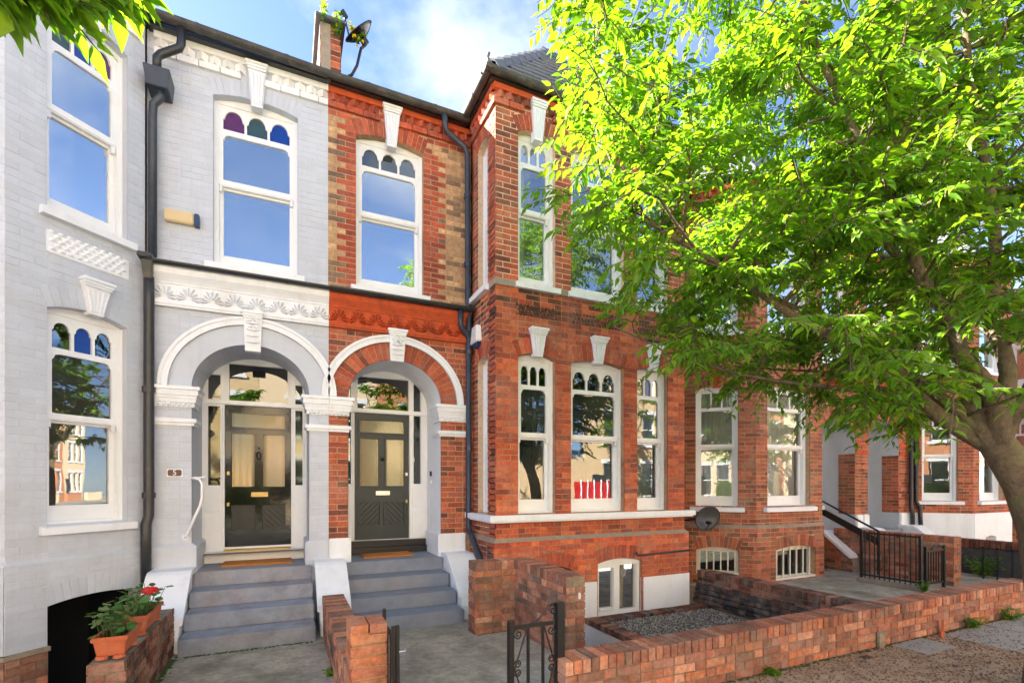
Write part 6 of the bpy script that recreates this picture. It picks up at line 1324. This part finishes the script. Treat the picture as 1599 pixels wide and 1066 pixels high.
HN3 = thing('terraced_house', 'plain brick terrace continuing past the farthest white rendered bay', 'house', (23, 3, 0))
b = MB(); b.wbox(17.36, 34, -.02, 8.4, -.2, 7.0); b.build('wall', 'far_brick', HN3)
b = MB(); b.extr([(17.35, -.1, 7.01), (17.35, 4.3, 10.2), (17.35, 8.6, 7.01)], [(34, -.1, 7.01), (34, 4.3, 10.2), (34, 8.6, 7.01)]); b.build('roof', 'slate', HN3)
M5 = Mason(HN3)
for fr_, L_, ws in ((Fr(18.2, -.02, -90), .88, ((.2, .68),)), (Fr(18.2, -.90, 0), 3.3, ((.35, .95), (1.2, 2.1), (2.35, 2.95))), (Fr(17.36, -.03, 0), .84, ())):
    wall(HN3, M5, fr_, 0, L_, -.2, 7.0, [dict(u0=a, u1=c, z0=L['z0'], zs=L['zs'], rise=.07, ring=.2, pal=P_RED) for a, c in ws for L in (LOW, UPP)], P_RED, 'mortar_warm', tr=(.012, .012))
    for a, c in ws:
        for L in (LOW, UPP): window(HN3, fr_, a, c, L, .07, ('glass_mid',) * 3, style='rect', pane='glass_mid')
M5.flush(limit=0)
for i_, (xa_, xb_) in enumerate(((-7.5, -1), (3, 8), (20, 26), (34, 40))):
    n = int((xb_ - xa_) * 900); P = np.stack([rng.uniform(xa_, xb_, n), rng.uniform(-16.45, -15.85, n), rng.uniform(.15, 1.75, n)], 1); D = rng.normal(size=(n, 3)); Nn = rng.normal(size=(n, 3)) + np.array((0, 0, .8))
    HG = thing('hedge', ('first', 'second', 'third', 'fourth', 'fifth')[i_] + ' clipped hedge along the opposite pavement', 'hedge', ((xa_ + xb_) / 2, -16.1, 0))
    tag(leaf_mesh('foliage', P, D, Nn, .11 + .05 * rng.random(n), LEAFC[rng.integers(0, 5, n)] * .7, 'leaf', HG), kind='stuff')
    b = MB(); b.wbox(xa_, xb_, -16.3, -16.0, 0, 1.5); b.build('hedge_core', 'moss', HG)
# moss along the foot of the walls and steps
random.seed(77)
def moss(label, a, c, n, w):
    mb = MB()
    for i in range(n):
        t = random.random(); p = Vector(a).lerp(Vector(c), t) + Vector((random.gauss(0, w), random.gauss(0, w), 0)); s = random.uniform(.006, .022)
        mb.add([(p.x - s, p.y, p.z), (p.x, p.y - s, p.z), (p.x + s, p.y, p.z), (p.x, p.y + s, p.z), (p.x, p.y, p.z + s * .5)], [(0, 1, 4), (1, 2, 4), (2, 3, 4), (3, 0, 4)])
    o = mb.build('moss', 'moss', recalc=False); tag(o, label, 'moss', kind='stuff')
moss('moss at the foot of the worn steps', (-.95, -1.07, -.052), (.28, -1.07, -.052), 260, .018); moss('moss along the low wall on the pavement side', (2.0, -3.875, .002), (8.8, -3.875, .002), 500, .014)
moss('moss at the foot of the small planter wall', (-1.02, -2.5, -.028), (-1.02, -1.1, -.05), 420, .02); moss('moss at the bin enclosure foot', (1.97, -1.63, -.045), (2.44, -1.63, -.045), 150, .012)
